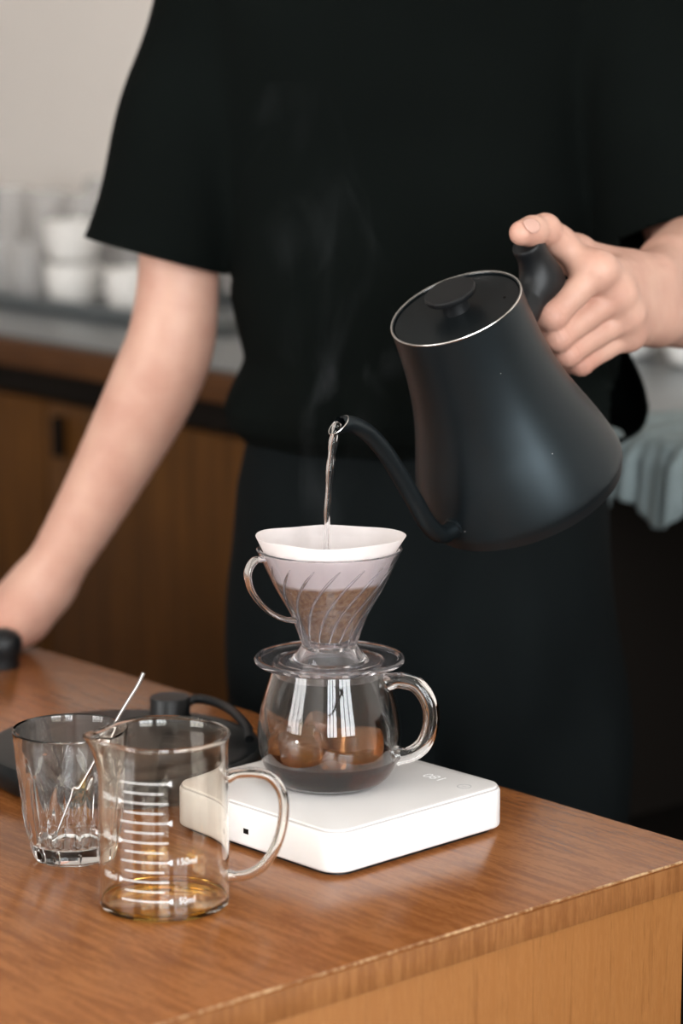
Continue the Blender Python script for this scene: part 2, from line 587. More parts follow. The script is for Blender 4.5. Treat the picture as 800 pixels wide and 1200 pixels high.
M_worn = wood('worn_edge_wood', (0.18, 0.065, 0.02), (0.28, 0.115, 0.04), (0.60, 0.38, 0.2), (3, 30, 30), 0.5, 1.0, speck=0.5, blotch=3)
bmobj('worn_edge', box_bm(-.0003, .0012, 0.0, TW, TZ - .0016, TZ + .00012, .0006, 2), M_worn, tb)

# ------------------------------------------------------------------ scale
sc = empty('coffee_scale', (-0.0009, 1.725, TZ), math.radians(43.5))
tag(sc, 'square white digital coffee scale under the glass server', 'scale')
bmobj('foot', rbox_bm(.156, .156, 0, .004, .014, 0), M_blackpl, sc)
bmobj('body', rbox_bm(.167, .167, .003, .0305, .016, .0022), M_white, sc, sharp=60)
bmobj('seam', rbox_bm(.1645, .1645, .030, .0312, .0148, 0), M_seam, sc)
bmobj('weighing_plate', rbox_bm(.1632, .1632, .0305, .0325, .0142, .0009), M_whitetop, sc, sharp=60)
# power symbol ring, display digits, charging port
def ring(name, r, w, z, m, parent, loc, n=40, a0=0, a1=2 * PI):
    V, Fc = [], []
    for k in range(n + 1):
        a = a0 + (a1 - a0) * k / n
        for rr in (r - w, r):
            V.append((loc[0] + rr * math.cos(a), loc[1] + rr * math.sin(a), z))
            V.append((loc[0] + rr * math.cos(a), loc[1] + rr * math.sin(a), z + .00012))
    for k in range(n):
        i = 4 * k; j = i + 4
        Fc += [(i + 1, j + 1, j + 3, i + 3), (i, i + 2, j + 2, j), (i + 2, i + 3, j + 3, j + 2), (i, j, j + 1, i + 1)]
    return mobj(name, V, Fc, m, parent, smooth=False)
def text_mesh(body, size):
    cu = bpy.data.curves.new('text', 'FONT')
    cu.body = body
    cu.size = size
    cu.align_x = 'CENTER'
    cu.align_y = 'CENTER'
    cu.resolution_u = 3
    o = bpy.data.objects.new('text', cu)
    COL.objects.link(o)
    dg = bpy.context.evaluated_depsgraph_get()
    me = bpy.data.meshes.new_from_object(o.evaluated_get(dg))
    bpy.data.objects.remove(o)
    return me

pz = .0325
ring('power_ring', .0050, .0004, pz, M_mark, sc, (.0565, -.0655))
mobj('power_mark', [(.0562, -.0675, pz + .0001), (.0562, -.0635, pz + .0001), (.0566, -.0635, pz + .0001), (.0566, -.0675, pz + .0001)], [(0, 3, 2, 1)], M_mark, sc, smooth=False)
M_led, nt, b = new_mat('white_led')
b.inputs['Base Color'].default_value = (0.95, 0.95, 0.95, 1)
b.inputs['Emission Color'].default_value = (1, 1, 1, 1)
b.inputs['Emission Strength'].default_value = 0.12
me = text_mesh('180', 0.013)
me.transform(Matrix.Translation((.058, -.036, pz + .0002)) @ Matrix.Rotation(PI / 2, 4, 'Z'))
me.materials.append(M_led)
link(bpy.data.objects.new('display_digits', me), sc)
bmobj('charging_port', rbox_bm(.0011, .0052, .0125, .0160, .0005, 0, cx=-.0833, cy=.0048), M_dark, sc)

# ------------------------------------------------------------------ glass server
SVX, SVY, SVZ = -0.0083, 1.7256, TZ + .0325
sv = empty('glass_server', (SVX, SVY, SVZ + .0002))
tag(sv, 'round bellied clear glass coffee server with thick loop handle on the scale', 'server')
outer = fine([(.030, 0), (.0365, .0022), (.0430, .0085), (.0475, .018), (.0497, .029), (.0500, .040), (.0480, .054), (.0440, .068), (.0405, .079), (.0392, .084)], 4)
inner = [(r - .0019, z) for r, z in outer][::-1]
inner = [(r, max(z, .0028)) for r, z in inner]
prof = [(0, .0006), (.024, .0006), (.027, 0)] + outer + [(.0388, .0856), (.0380, .0856)] + inner[:-2] + [(.030, .0030), (0, .0030)]
lathe('bowl', prof, M_glass, sv, 96, closed=False)
hang = math.radians(-14)
hp = []
for x, z in [(.0398, .0745), (.050, .0765), (.0620, .0735), (.0705, .062), (.0722, .048), (.0675, .033), (.0580, .0245), (.0485, .0225)]:
    hp.append((x * math.cos(hang), x * math.sin(hang), z))
hc = catmull(hp, 8)
hr = [.0058 + .0016 * (max(0, 1 - i / 7) ** 2 + max(0, 1 - (len(hc) - 1 - i) / 7) ** 2) for i in range(len(hc))]
tube('handle', hc, hr, M_glass, sv, 20, up=(-math.sin(hang), math.cos(hang), 0))
# coffee in it and ice cubes
inn = [(r - .00165, z) for r, z in outer if .0045 < z < .0195]
cf = lathe('coffee', [(0, .0034), (.0315, .0034)] + inn + [(inn[-1][0] + .0006, .0203), (0, .0200)], M_coffee, None, 72, closed=False)
cf.location = (SVX, SVY, SVZ + .0002)
tag(cf, 'dark brown brewed coffee pooled in the bottom of the glass server', 'coffee')
def ice(loc, size, rot, seed, label):
    r2 = np.random.default_rng(seed)
    bm = bmesh.new()
    bmesh.ops.create_cube(bm, size=1)
    bmesh.ops.subdivide_edges(bm, edges=bm.edges[:], cuts=3, use_grid_fill=True)
    for v in bm.verts:
        c = v.co.copy()
        n = c.normalized() * 0.62
        c = c * 0.88 + n * 0.12
        v.co = Vector((c.x * size[0], c.y * size[1], c.z * size[2])) + Vector(r2.normal(0, .0006, 3))
    bm.transform(Matrix.LocRotScale(Vector((0, 0, 0)), __import__('mathutils').Euler(rot), None))
    o = bmobj('ice_cube', bm, M_ice, None, sharp=70)
    md = o.modifiers.new('sub', 'SUBSURF'); md.levels = 1; md.render_levels = 1
    o.location = (SVX + loc[0], SVY + loc[1], SVZ + loc[2])
    return tag(o, label, 'ice cube', 'ice cubes in the server')
ice((-.018, -.019, .0285), (.029, .025, .026), (.25, -.15, .4), 1, 'large brown ice cube at the front left inside the server')
ice((.0195, -.010, .0290), (.028, .027, .027), (-.2, .2, .9), 2, 'amber ice cube on the right inside the server near its handle')
ice((-.004, .020, .0290), (.029, .026, .025), (.1, .35, .15), 3, 'brown ice cube at the back of the server behind the others')
ice((-.0325, .006, .0265), (.018, .022, .017), (.5, .2, -.3), 4, 'small amber ice cube at the far left inside the server')
ice((.0030, -.0325, .0240), (.014, .013, .013), (.3, .6, .3), 5, 'smallest ice cube at the front of the server')
# printed dot and marks on the bowl
def server_point(a, z):
    for (r0, z0), (r1, z1) in zip(outer[:-1], outer[1:]):
        if z0 <= z <= z1:
            r = r0 + (r1 - r0) * (z - z0) / max(1e-6, z1 - z0)
            return r
    return .05
V, Fc = [], []
for k in range(16):
    a = 2 * PI * k / 16
    z = .0415 + .0011 * math.sin(a)
    aa = math.radians(-90 - 26) + .0011 * math.cos(a) / .05
    rr = server_point(aa, z) + .00015
    V.append((rr * math.cos(aa), rr * math.sin(aa), z))
Fc = [tuple(range(16))]
mobj('printed_dot', V, Fc, M_whiteprint, sv, smooth=False)

# ------------------------------------------------------------------ dripper
DZ = SVZ + .0858
dr = empty('pour_over_dripper', (SVX, SVY, DZ))
tag(dr, 'clear plastic cone coffee dripper with round flange sitting on the glass server', 'dripper')
dprof = [(.0478, .0812), (.0360, .0550), (.0245, .0350), (.0150, .0150), (.0085, .0125), (.0085, .0100), (.0155, .0098),
         (.0205, .0010), (.0350, .0004), (.0350, -.0075), (.0371, -.0075), (.0374, .0004), (.0498, .0004), (.0518, .0018), (.0522, .0035),
         (.0512, .0050), (.0488, .0048), (.0470, .0036), (.0300, .0034), (.0262, .0042), (.0222, .0085), (.0192, .0140), (.0268, .0350), (.0383, .0550), (.0494, .0790), (.0503, .0806), (.0496, .0815)]
lathe('cone', dprof, M_plastic, dr, 96, closed=True, sharp=28)
# spiral ribs on the inside wall
def rib_pts(a0, n=14):
    out = []
    for i in range(n):
        t = i / (n - 1)
        z = .0180 + t * (.0735 - .0180)
        r = np.interp(z, [.015, .035, .055, .0812], [.0150, .0245, .0360, .0478])
        a = a0 + 0.95 * t ** 1.2
        out.append((r * math.cos(a), r * math.sin(a), z))
    return out
V, Fc = tube_data(rib_pts(0), [.0004 + .0006 * min(1, i / 3, (13 - i) / 2) for i in range(14)], 8)
rib0 = mobj('rib', V, Fc, M_plastic, dr)
for k in range(1, 16):
    o = rib0.copy(); COL.objects.link(o); o.parent = dr
    o.rotation_euler = (0, 0, 2 * PI * k / 16)
# ribbon handle on the left
dh = catmull([(-.0488, 0, .0770), (-.0550, 0, .0760), (-.0595, 0, .0685), (-.0580, 0, .0580), (-.0520, 0, .0480), (-.0440, 0, .0400), (-.0345, 0, .0345), (-.0265, 0, .0325)], 6)
o = tube('handle', dh, .0062, M_plastic, dr, 20, flat=(.32, 1.0), up=(0, 1, 0))
o.rotation_euler = (0, 0, math.radians(22))
# filter paper
LV = .0590
M_paper = paper_mat(LV)
fp = empty('paper_filter', (SVX, SVY, DZ))
tag(fp, 'white cone paper coffee filter rising above the rim of the dripper', 'filter')
fprof = [(.0085, .0162), (.0140, .0180), (.0235, .0358), (.0349, .0556), (.0464, .0810), (.0489, .0860), (.0505, .0893)]
fine_p = []
for (r0, z0), (r1, z1) in zip(fprof[:-1], fprof[1:]):
    for q in range(4):
        fine_p.append((r0 + (r1 - r0) * q / 4, z0 + (z1 - z0) * q / 4))
fine_p.append(fprof[-1])
def pap(r, z, a, i):
    w = max(0, (z - .078) / .0125)
    f = .0011 * math.sin(3 * a + .6) + .0006 * math.sin(7 * a + 2) + .0014 * max(0, math.cos(a - .08)) ** 24 + .0014 * max(0, math.cos(a - PI + .05)) ** 20
    zz = z + w * (.0004 * math.sin(2 * a + 1.1) + .0005 * math.sin(5 * a))
    rp = math.cos(16 * a + 3.2 * (z - .05) / .03)
    rr = r * (1 - .16 * min(1, w) * math.sin(a) ** 2) + w * f - (.0007 * max(0, rp) ** 3 if .05 < z < .0815 else 0)
    return rr, zz
V, Fc = lathe_data(fine_p, 128, False, pap)
o = mobj('paper', V, Fc, M_paper, fp)
md = o.modifiers.new('thick', 'SOLIDIFY'); md.thickness = .00022
slp = lathe('coffee_slurry', [(0, .0168), (.0130, .0185), (.0225, .0358), (.0333, .0545), (.0352, .0592), (.0300, .0580), (.016, .0565), (0, .0560)], M_slurry, None, 72, closed=False)
slp.location = (SVX, SVY, DZ)
tag(slp, 'wet brown coffee grounds soaking inside the paper filter', 'coffee grounds')

# ------------------------------------------------------------------ kettle
al, tau = math.radians(45), math.radians(28.5)
hdir = Vector((-math.cos(al), -math.sin(al), 0))
kax = Vector((0, 0, 1)) * math.cos(tau) + hdir * math.sin(tau)
kx = hdir * math.cos(tau) - Vector((0, 0, 1)) * math.sin(tau)
ky = kax.cross(kx)
KB = Vector((0.1347, 1.8790, 0.9665))
MK = Matrix(((kx.x, ky.x, kax.x, KB.x), (kx.y, ky.y, kax.y, KB.y), (kx.z, ky.z, kax.z, KB.z), (0, 0, 0, 1)))
kt = empty('gooseneck_kettle', mat=MK)
tag(kt, 'matt black gooseneck kettle tilted and pouring water over the dripper', 'kettle')
H = .157
kout = fine([(.0785, .004), (.0787, .010), (.0755, .024), (.0700, .042), (.0625, .064), (.0560, .088), (.0520, .112), (.0500, .135), (.0492, H)], 5)
kin = [(r - .0018, z) for r, z in kout][::-1]
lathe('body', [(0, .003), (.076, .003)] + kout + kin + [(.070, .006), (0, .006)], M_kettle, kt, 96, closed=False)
lathe('base_ring', [(0, -.0050), (.0735, -.0050), (.0760, -.0035), (.0768, .0030), (.0740, .0034), (0, .0034)], M_blackpl, kt, 96, closed=False)
lathe('rim', [(.0492, H - .0008), (.0495, H + .0001), (.0492, H + .0007), (.0482, H + .0006), (.0480, H - .001)], M_rimsteel, kt, 96, closed=True)
lid = lathe('lid', [(0, H - .010), (.0470, H - .010), (.0472, H - .0022), (.0466, H - .0014), (.0, H - .0011)], M_baseblk, kt, 80, closed=False)
lathe('knob', [(0, H - .002), (.0105, H - .002), (.0098, H + .004), (.0102, H + .0085), (.0150, H + .0100), (.0186, H + .0108), (.0194, H + .0122), (.0192, H + .0142), (.0182, H + .0150), (0, H + .0143)], M_blackpl, lid, 64, closed=False)
lathe('steam_hole', [(0, H - .0009), (.0011, H - .0009), (.0011, H - .0012)], M_dark, lid, 12, closed=False).location = (-.020, .030, 0)
sp = catmull([(.0700, 0, .0165), (.0800, 0, .0168), (.0905, 0, .0215), (.0975, 0, .0360), (.1010, 0, .0580), (.1045, 0, .0810), (.1100, 0, .1090), (.1180, 0, .1300), (.1285, 0, .1440), (.1385, 0, .1500)], 7)
sr = [.0070 - .0012 * i / (len(sp) - 1) for i in range(len(sp))]
# hollow spout with a slanted mouth
def spout_mesh():
    VA, FA = tube_data(sp, sr, 24, up=(0, 1, 0), caps=False)
    VB, FB = tube_data(sp, [r - .0008 for r in sr], 24, up=(0, 1, 0), caps=False)
    n0 = len(VA)
    last = len(sp) - 1
    tdir = (Vector(sp[-1]) - Vector(sp[-2])).normalized()
    up = Vector((0, 1, 0)).cross(tdir)
    if up.z < 0: up = -up
    V = list(VA) + list(VB)
    c = Vector(sp[-1])
    for base in (last * 24, n0 + last * 24):
        for k in range(24):
            v = V[base + k]
            V[base + k] = v - tdir * ((v - c).dot(up) * 1.3)
    Fc = list(FA) + [tuple(n0 + i for i in f[::-1]) for f in FB]
    for k in range(24):
        k2 = (k + 1) % 24
        Fc.append((last * 24 + k, last * 24 + k2, n0 + last * 24 + k2, n0 + last * 24 + k))
    return V, Fc
V, Fc = spout_mesh()
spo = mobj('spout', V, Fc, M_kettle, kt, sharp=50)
# bright worn lip around the mouth
lipc = V[(len(sp) - 1) * 24:(len(sp)) * 24]
lp = list(lipc) + [lipc[0], lipc[1]]
tube('spout_lip', lp, .00045, M_rimsteel, spo, 6, caps=False)
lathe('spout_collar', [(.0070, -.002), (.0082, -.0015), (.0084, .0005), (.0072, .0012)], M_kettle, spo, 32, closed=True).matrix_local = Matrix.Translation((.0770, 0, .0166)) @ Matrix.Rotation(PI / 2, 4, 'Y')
# handle: upright grip with flat thumb rest, joined to the body by a bridge
gp = catmull([(-.0875, 0, .1560), (-.0885, 0, .1500), (-.0905, 0, .1300), (-.0945, 0, .1080), (-.0995, 0, .0880), (-.1035, 0, .0720), (-.1060, 0, .0580), (-.1070, 0, .0520)], 5)
HANDLE_PATH = gp

# water stream: thin falling jet, slightly twisted
tipw = MK @ Vector(sp[-1])
wp = []
for k in range(26):
    t = k / 25
    x = 0.0115 * (2 * t - t * t * .7) * .85
    drop = .104 * (0.12 * t + 0.88 * t * t)
    wp.append(tipw + hdir * x + Vector((0, 0, -drop - .001)))
wr = [.0058 * (1 - t) + .0026 * t + .0007 * math.sin(9 * t * PI) * (1 - .4 * t) for t in [k / 25 for k in range(26)]]
wst = tube('water_stream', wp, wr, M_water, None, 16, flat=(1.0, .62), up=(1, 0, 0), twist=[.28 * k for k in range(26)])
tag(wst, 'thin clear stream of hot water falling from the kettle spout', 'water')

# ------------------------------------------------------------------ measuring beaker
BX, BY = -0.1128, 1.5644
bk = empty('measuring_jug', (BX, BY, TZ + .0002))
tag(bk, 'clear glass measuring jug with white millilitre marks and a loop handle', 'measuring jug')
bo = fine([(.0385, 0), (.0405, .0012), (.0413, .0045), (.0413, .03), (.0413, .07), (.0413, .09), (.0413, .098), (.0414, .104), (.0420, .1085), (.0424, .1100)], 4)
bi = [(r - .0014, max(z, .0026)) for r, z in bo if z > .003][::-1]
LIP = math.radians(194)
def lipf(r, z, a, i):
    if r < .03: return r, z
    da = (a - LIP + PI) % (2 * PI) - PI
    w = max(0, (z - .083) / .027) ** 1.7
    g = math.exp(-(da / .26) ** 2)
    side = math.exp(-((abs(da) - .60) / .26) ** 2)
    return r + w * (.0075 * g - .0016 * side), z + w * (.0012 * g)
lathe('glass_body', [(0, .0004), (.034, .0004)] + bo + [(.0429, .1108), (.0426, .1120), (.0416, .1124), (.0407, .1117)] + bi[1:] + [(.036, .0024), (0, .0024)], M_beaker, bk, 120, closed=False, rfun=lipf)
bh = catmull([(.0408, 0, .0840), (.0480, 0, .0865), (.0600, 0, .0868), (.0690, 0, .0835), (.0755, 0, .0740), (.0765, 0, .0600), (.0730, 0, .0430), (.0650, 0, .0280), (.0550, 0, .0205), (.0465, 0, .0185), (.0408, 0, .0185)], 6)
o = tube('handle', bh, [.0034 + .0012 * (max(0, 1 - i / 5) + max(0, 1 - (len(bh) - 1 - i) / 5)) for i in range(len(bh))], M_beaker, bk, 18, up=(0, 1, 0))
o.rotation_euler = (0, 0, math.radians(-4))
# shallow amber layer added to imitate a golden reflection in the glass base
rs = lathe('amber_reflection_ring', [(0, .0027), (.0365, .0027), (.0398, .0040), (.0401, .0054), (.0395, .0050), (.0370, .0037), (0, .0035)], M_amber_ring, None, 96, closed=False)
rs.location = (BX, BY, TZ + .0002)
tag(rs, 'thin amber layer imitating the golden reflection in the bottom of the glass measuring jug', 'amber reflection')
RB = .0413 + .00012
def arc_strip(a0, a1, z, hgt, r=RB, n=14):
    V, Fc = [], []
    for k in range(n + 1):
        a = math.radians(-90 + a0 + (a1 - a0) * k / n)
        V += [(r * math.cos(a), r * math.sin(a), z - hgt / 2), (r * math.cos(a), r * math.sin(a), z + hgt / 2)]
    for k in range(n):
        Fc.append((2 * k, 2 * k + 2, 2 * k + 3, 2 * k + 1))
    return V, Fc
def on_cyl(x, y, a0, z):
    a = math.radians(-90 + a0) + x / RB
    return (RB * math.cos(a), RB * math.sin(a), z + y)
for i in range(13):
    z = .0143 + .00632 * i
    major = i % 2 == 0
    right = i % 4 == 0
    a0, a1 = (-36, 7) if major else (-32, 4)
    if major and not right: a0, a1 = -34, 8
    V, Fc = arc_strip(a0, a1, z, .00062)
    mobj('graduation_line', V, Fc, M_whiteprint, bk, smooth=True)
    if major:
        if right: tri = [(0, 0), (.0034, .0019), (.0034, -.0019)]; ac = 6.5
        else: tri = [(0, 0), (-.0034, -.0019), (-.0034, .0019)]; ac = -33.5
        mobj('graduation_arrow', [on_cyl(x, y, ac, z) for x, y in tri], [(0, 2, 1)], M_whiteprint, bk, smooth=False)
        txt = {0: '50ml', 2: '100ml', 4: '150ml', 6: '200ml', 10: '300ml'}.get(i)
        if txt:
            me = text_mesh(txt, .0060)
            ac2 = 24 if right else -51
            for v in me.vertices:
                v.co = Vector(on_cyl(v.co.x * .95, v.co.y, ac2, z))
            me.materials.append(M_whiteprint)
            link(bpy.data.objects.new('graduation_text', me), bk)

# ------------------------------------------------------------------ fluted tumbler + spoon
GX, GY = -0.1822, 1.6613
tu = empty('fluted_tumbler', (GX, GY, TZ + .0002))
tag(tu, 'clear fluted glass tumbler with thick faceted base and a spoon inside', 'tumbler')
NF = 10
def R_t(z):
    return np.interp(z, [0, .004, .012, .03, .055, .075, .089], [.0255, .0272, .0288, .0318, .0350, .0370, .0382])
zs = [0, .0015, .004, .008, .012, .0135, .016, .021, .027, .033, .039, .045, .050, .054, .057, .060, .063, .066, .070, .076, .083, .0865]
tprof = [(float(R_t(z)), z) for z in zs]
tin = [(float(R_t(z)) - .0022, z) for z in zs if z > .011][::-1]
no = len(tprof)
def flute(r, z, a, i):
    if i < 1 or i > no + 0: return r, z
    u = ((a / (2 * PI) * NF) % 1.0) * 2 - 1      # -1..1 across one flute
    if z < .0128:
        k = 1 - min(1, z / .0128) * .3
        return r * (math.cos(PI / NF) / math.cos(u * PI / NF) * .55 + .45) - .0010 * k * (abs(u) > .86), z
    top = .066 - .026 * abs(u) ** 2.4
    w = max(0, min(1, (top - z) / .006))
    w2 = max(0, min(1, (z - .0128) / .004))
    dep = .0019 * math.cos(u * PI / 2) ** .7 - .0004
    ridge = .0006 if abs(u) > .8 else 0
    return r - dep * w * w2 + ridge * w * w2, z
lathe('glass_body', [(0, .0012), (.020, .0012)] + tprof + [(.0384, .0882), (.0376, .0892), (.0364, .0884)] + tin + [(.022, .0108), (0, .0102)],
      M_glass, tu, NF * 14, closed=False, rfun=lambda r, z, a, i: flute(r, z, a, i - 1), sharp=30)
spn = empty('teaspoon', (GX, GY, TZ))
tag(spn, 'slim polished steel teaspoon leaning in the fluted tumbler', 'spoon')
sh = catmull([(-.012, -.006, .018), (-.003, -.004, .033), (.014, -.001, .062), (.0335, .002, .0975), (.0455, .004, .1170), (.0500, .005, .1260)], 8)
tube('handle', sh, [.0019 + .0010 * (i / (len(sh) - 1)) ** 2 for i in range(len(sh))], M_spoon, spn, 12, flat=(.55, 1.0), up=(0, 1, 0))
V, Fc = [], []
nu, nv = 14, 20
a_, b_ = Vector((-.012, -.006, .018)), Vector((-.0215, -.008, .0112 + .0022))
ax_ = (b_ - a_)
sd = Vector((0.25, -1, 0.05)).normalized()
nm = ax_.normalized().cross(sd)
for i in range(nu + 1):
    t = i / nu
    wdt = .0068 * math.sin(PI * min(1, .04 + .96 * t) ** .8) if t < 1 else .0002
    for j in range(nv + 1):
        s = j / nv * 2 - 1
        V.append(a_ + ax_ * (1.0 * t) + sd * (wdt * s) - nm * (.0018 * (1 - s * s) * math.sin(PI * t)))
for i in range(nu):
    for j in range(nv):
        k = i * (nv + 1) + j
        Fc.append((k, k + 1, k + nv + 2, k + nv + 1))
o = mobj('bowl', V, Fc, M_spoon, spn)
o.modifiers.new('thick', 'SOLIDIFY').thickness = .0007

# ------------------------------------------------------------------ kettle base and dark knob
kb = empty('kettle_base', (-0.164, 1.865, TZ))
tag(kb, 'black round electric kettle base with dial knob and cord behind the tumbler', 'kettle base')
lathe('plate', [(0, .0), (.096, .0), (.102, .004), (.1050, .012), (.1050, .018), (.1020, .0225), (.096, .0235), (.078, .0215), (.074, .0225), (.062, .0240), (0, .0245)], M_baseblk, kb, 96, closed=False)
lathe('dial_knob', [(0, .0225), (.0160, .0225), (.0165, .0245), (.0158, .0262), (.0158, .0380), (.0150, .0395), (.0, .0400)], M_blackpl, kb, 48, closed=False).location = (.0300, .0765, 0)
cd = catmull([(.040, .080, .030), (.0480, .0860, .0345), (.0604, .0800, .035), (.0747, .0600, .035), (.0858, .0310, .0345), (.0930, .0100, .0320), (.0950, -.0040, .0270)], 8)
tube('cord', cd, .0036, M_blackpl, kb, 12)
kn = lathe('black_knob', [(0, 0), (.0145, 0), (.0150, .002), (.0138, .008), (.0160, .013), (.0172, .020), (.0165, .027), (.0125, .032), (.006, .0345), (0, .035)], M_blackpl, None, 48, closed=False)
kn.location = (-.3155, 2.300, TZ)
tag(kn, 'small dark rounded knob standing on the wooden counter beside the resting hand', 'knob')
kn.location = (-.2985, 2.2000, TZ)

# ------------------------------------------------------------------ implicit surfaces for the person
class Field:
    def __init__(self, lo, hi, h):
        self.lo = np.array(lo, float); self.h = h
        n = np.ceil((np.array(hi) - self.lo) / h).astype(int) + 1
        self.n = n
        self.g = np.full(n, 0.5, dtype=np.float32)
        self.ax = [self.lo[i] + h * np.arange(n[i]) for i in range(3)]
    def box(self, lo, hi):
        s = []
        for i in range(3):
            a = int(max(0, math.floor((lo[i] - self.lo[i]) / self.h)))
            b = int(min(self.n[i], math.ceil((hi[i] - self.lo[i]) / self.h) + 1))
            if b <= a: return None
            s.append(slice(a, b))
        return tuple(s)
    def coords(self, s):
        return np.meshgrid(self.ax[0][s[0]].astype(np.float32), self.ax[1][s[1]].astype(np.float32), self.ax[2][s[2]].astype(np.float32), indexing='ij', sparse=True)
    def put(self, s, d, k):
        a = self.g[s]
        if k <= 0:
            self.g[s] = np.minimum(a, d)
        else:
            hh = np.clip(.5 + .5 * (a - d) / k, 0, 1)
            self.g[s] = a * (1 - hh) + d * hh - k * hh * (1 - hh)
    def carve(self, c, r, k):
        s = self.box([c[i] - r - k for i in range(3)], [c[i] + r + k for i in range(3)])
        X, Y, Z = self.coords(s)
        d = r - np.sqrt((X - c[0]) ** 2 + (Y - c[1]) ** 2 + (Z - c[2]) ** 2)
        a = self.g[s]
        hh = np.clip(.5 - .5 * (a - d) / k, 0, 1)
        self.g[s] = a * (1 - hh) + d * hh + k * hh * (1 - hh)
    def cone(self, a, b, ra, rb, k=.006):
        a = np.array(a, float); b = np.array(b, float)
        R = max(ra, rb) + k + 2 * self.h + .004
        s = self.box(np.minimum(a, b) - R, np.maximum(a, b) + R)
        if s is None: return
        X, Y, Z = self.coords(s)
        ab = b - a
        L2 = max(1e-12, float(ab @ ab))
        t = np.clip(((X - a[0]) * ab[0] + (Y - a[1]) * ab[1] + (Z - a[2]) * ab[2]) / L2, 0, 1)
        d = np.sqrt((X - a[0] - t * ab[0]) ** 2 + (Y - a[1] - t * ab[1]) ** 2 + (Z - a[2] - t * ab[2]) ** 2) - (ra + t * (rb - ra))
        self.put(s, d.astype(np.float32), k)
    def ell(self, c, r, k=.006, rot=None):
        m = max(r) + k + .01
        s = self.box([c[i] - m for i in range(3)], [c[i] + m for i in range(3)])
        if s is None: return
        X, Y, Z = self.coords(s)
        X = X - c[0]; Y = Y - c[1]; Z = Z - c[2]
        if rot is not None:
            A = rot
            X, Y, Z = (A[0][0] * X + A[0][1] * Y + A[0][2] * Z, A[1][0] * X + A[1][1] * Y + A[1][2] * Z, A[2][0] * X + A[2][1] * Y + A[2][2] * Z)
        q = np.sqrt((X / r[0]) ** 2 + (Y / r[1]) ** 2 + (Z / r[2]) ** 2)
        q2 = np.sqrt((X / r[0] ** 2) ** 2 + (Y / r[1] ** 2) ** 2 + (Z / r[2] ** 2) ** 2) + 1e-6
        self.put(s, (q * (q - 1) / q2).astype(np.float32), k)
    def func(self, lo, hi, fn, k):
        s = self.box(lo, hi)
        X, Y, Z = self.coords(s)
        self.put(s, fn(X, Y, Z).astype(np.float32), k)
    def mesh(self):
        g = self.g
        s = g < 0
        nx, ny, nz = g.shape
        cnt = np.zeros((nx - 1, ny - 1, nz - 1), np.uint8)
        for i in (0, 1):
            for j in (0, 1):
                for k in (0, 1):
                    cnt += s[i:nx - 1 + i, j:ny - 1 + j, k:nz - 1 + k]
        mask = (cnt > 0) & (cnt < 8)
        cells = np.argwhere(mask)
        idx = np.full(mask.shape, -1, np.int32)
        idx[mask] = np.arange(len(cells))
        pos = np.zeros((len(cells), 3)); num = np.zeros(len(cells))
        cs = [(i, j, k) for i in (0, 1) for j in (0, 1) for k in (0, 1)]
        for c0 in cs:
            for ax in range(3):
                if c0[ax] == 0:
                    c1 = list(c0); c1[ax] = 1
                    v0 = g[cells[:, 0] + c0[0], cells[:, 1] + c0[1], cells[:, 2] + c0[2]]
                    v1 = g[cells[:, 0] + c1[0], cells[:, 1] + c1[1], cells[:, 2] + c1[2]]
                    x = (v0 < 0) != (v1 < 0)
                    t = np.where(x, v0 / np.where(x, v0 - v1, 1), 0)
                    p = np.array(c0, float)[None, :].repeat(len(cells), 0)
                    p[:, ax] += t
                    pos += p * x[:, None]
                    num += x
        V = self.lo + self.h * (cells + pos / num[:, None])
        Q = []
        for ax in range(3):
            b, c = [(1, 2), (2, 0), (0, 1)][ax]
            sl0 = [slice(None)] * 3; sl1 = [slice(None)] * 3
            sl0[ax] = slice(0, -1); sl1[ax] = slice(1, None)
            e = s[tuple(sl0)] != s[tuple(sl1)]
            P = np.argwhere(e)
            ok = (P[:, b] > 0) & (P[:, c] > 0) & (P[:, b] < g.shape[b] - 1) & (P[:, c] < g.shape[c] - 1)
            P = P[ok]
            ins = s[P[:, 0], P[:, 1], P[:, 2]]
            eb = np.zeros(3, int); eb[b] = 1
            ec = np.zeros(3, int); ec[c] = 1
            f = lambda q: idx[q[:, 0], q[:, 1], q[:, 2]]
            A, B, Cc, D = f(P - eb - ec), f(P - ec), f(P), f(P - eb)
            q = np.stack([A, B, Cc, D], 1)
            q[~ins] = q[~ins][:, ::-1]
            Q.append(q)
        return V, np.concatenate(Q)

def smooth_mesh(V, Q, it=2, lam=.5):
    n = len(V)
    E = np.concatenate([Q[:, [0, 1]], Q[:, [1, 2]], Q[:, [2, 3]], Q[:, [3, 0]]])
    deg = np.bincount(E.ravel(), minlength=n).astype(float)
    deg[deg == 0] = 1
    for _ in range(it):
        acc = np.zeros_like(V)
        for d in range(3):
            acc[:, d] = np.bincount(E[:, 0], V[E[:, 1], d], n) + np.bincount(E[:, 1], V[E[:, 0], d], n)
        V = V + lam * (acc / deg[:, None] - V)
    return V

# kettle handle: upright grip with a flat thumb rest, flowing into the bridge to the body
f = Field((-.135, -.022, .020), (-.035, .022, .175), .0012)
for i in range(len(HANDLE_PATH) - 1):
    t0, t1 = i / (len(HANDLE_PATH) - 1), (i + 1) / (len(HANDLE_PATH) - 1)
    f.cone(HANDLE_PATH[i], HANDLE_PATH[i + 1], .0118 - .0012 * t0, .0118 - .0012 * t1, .001)
f.cone((-.046, 0, .112), (-.090, 0, .124), .0145, .0110, .018)
zc = f.ax[2][None, None, :] + .25 * (f.ax[0][:, None, None] + .0875)
f.g = np.maximum(f.g, np.broadcast_to(zc - .1585, f.g.shape).astype(np.float32))
V, Q = f.mesh()
npobj('handle', smooth_mesh(V, Q, 2), Q, M_blackpl, kt)

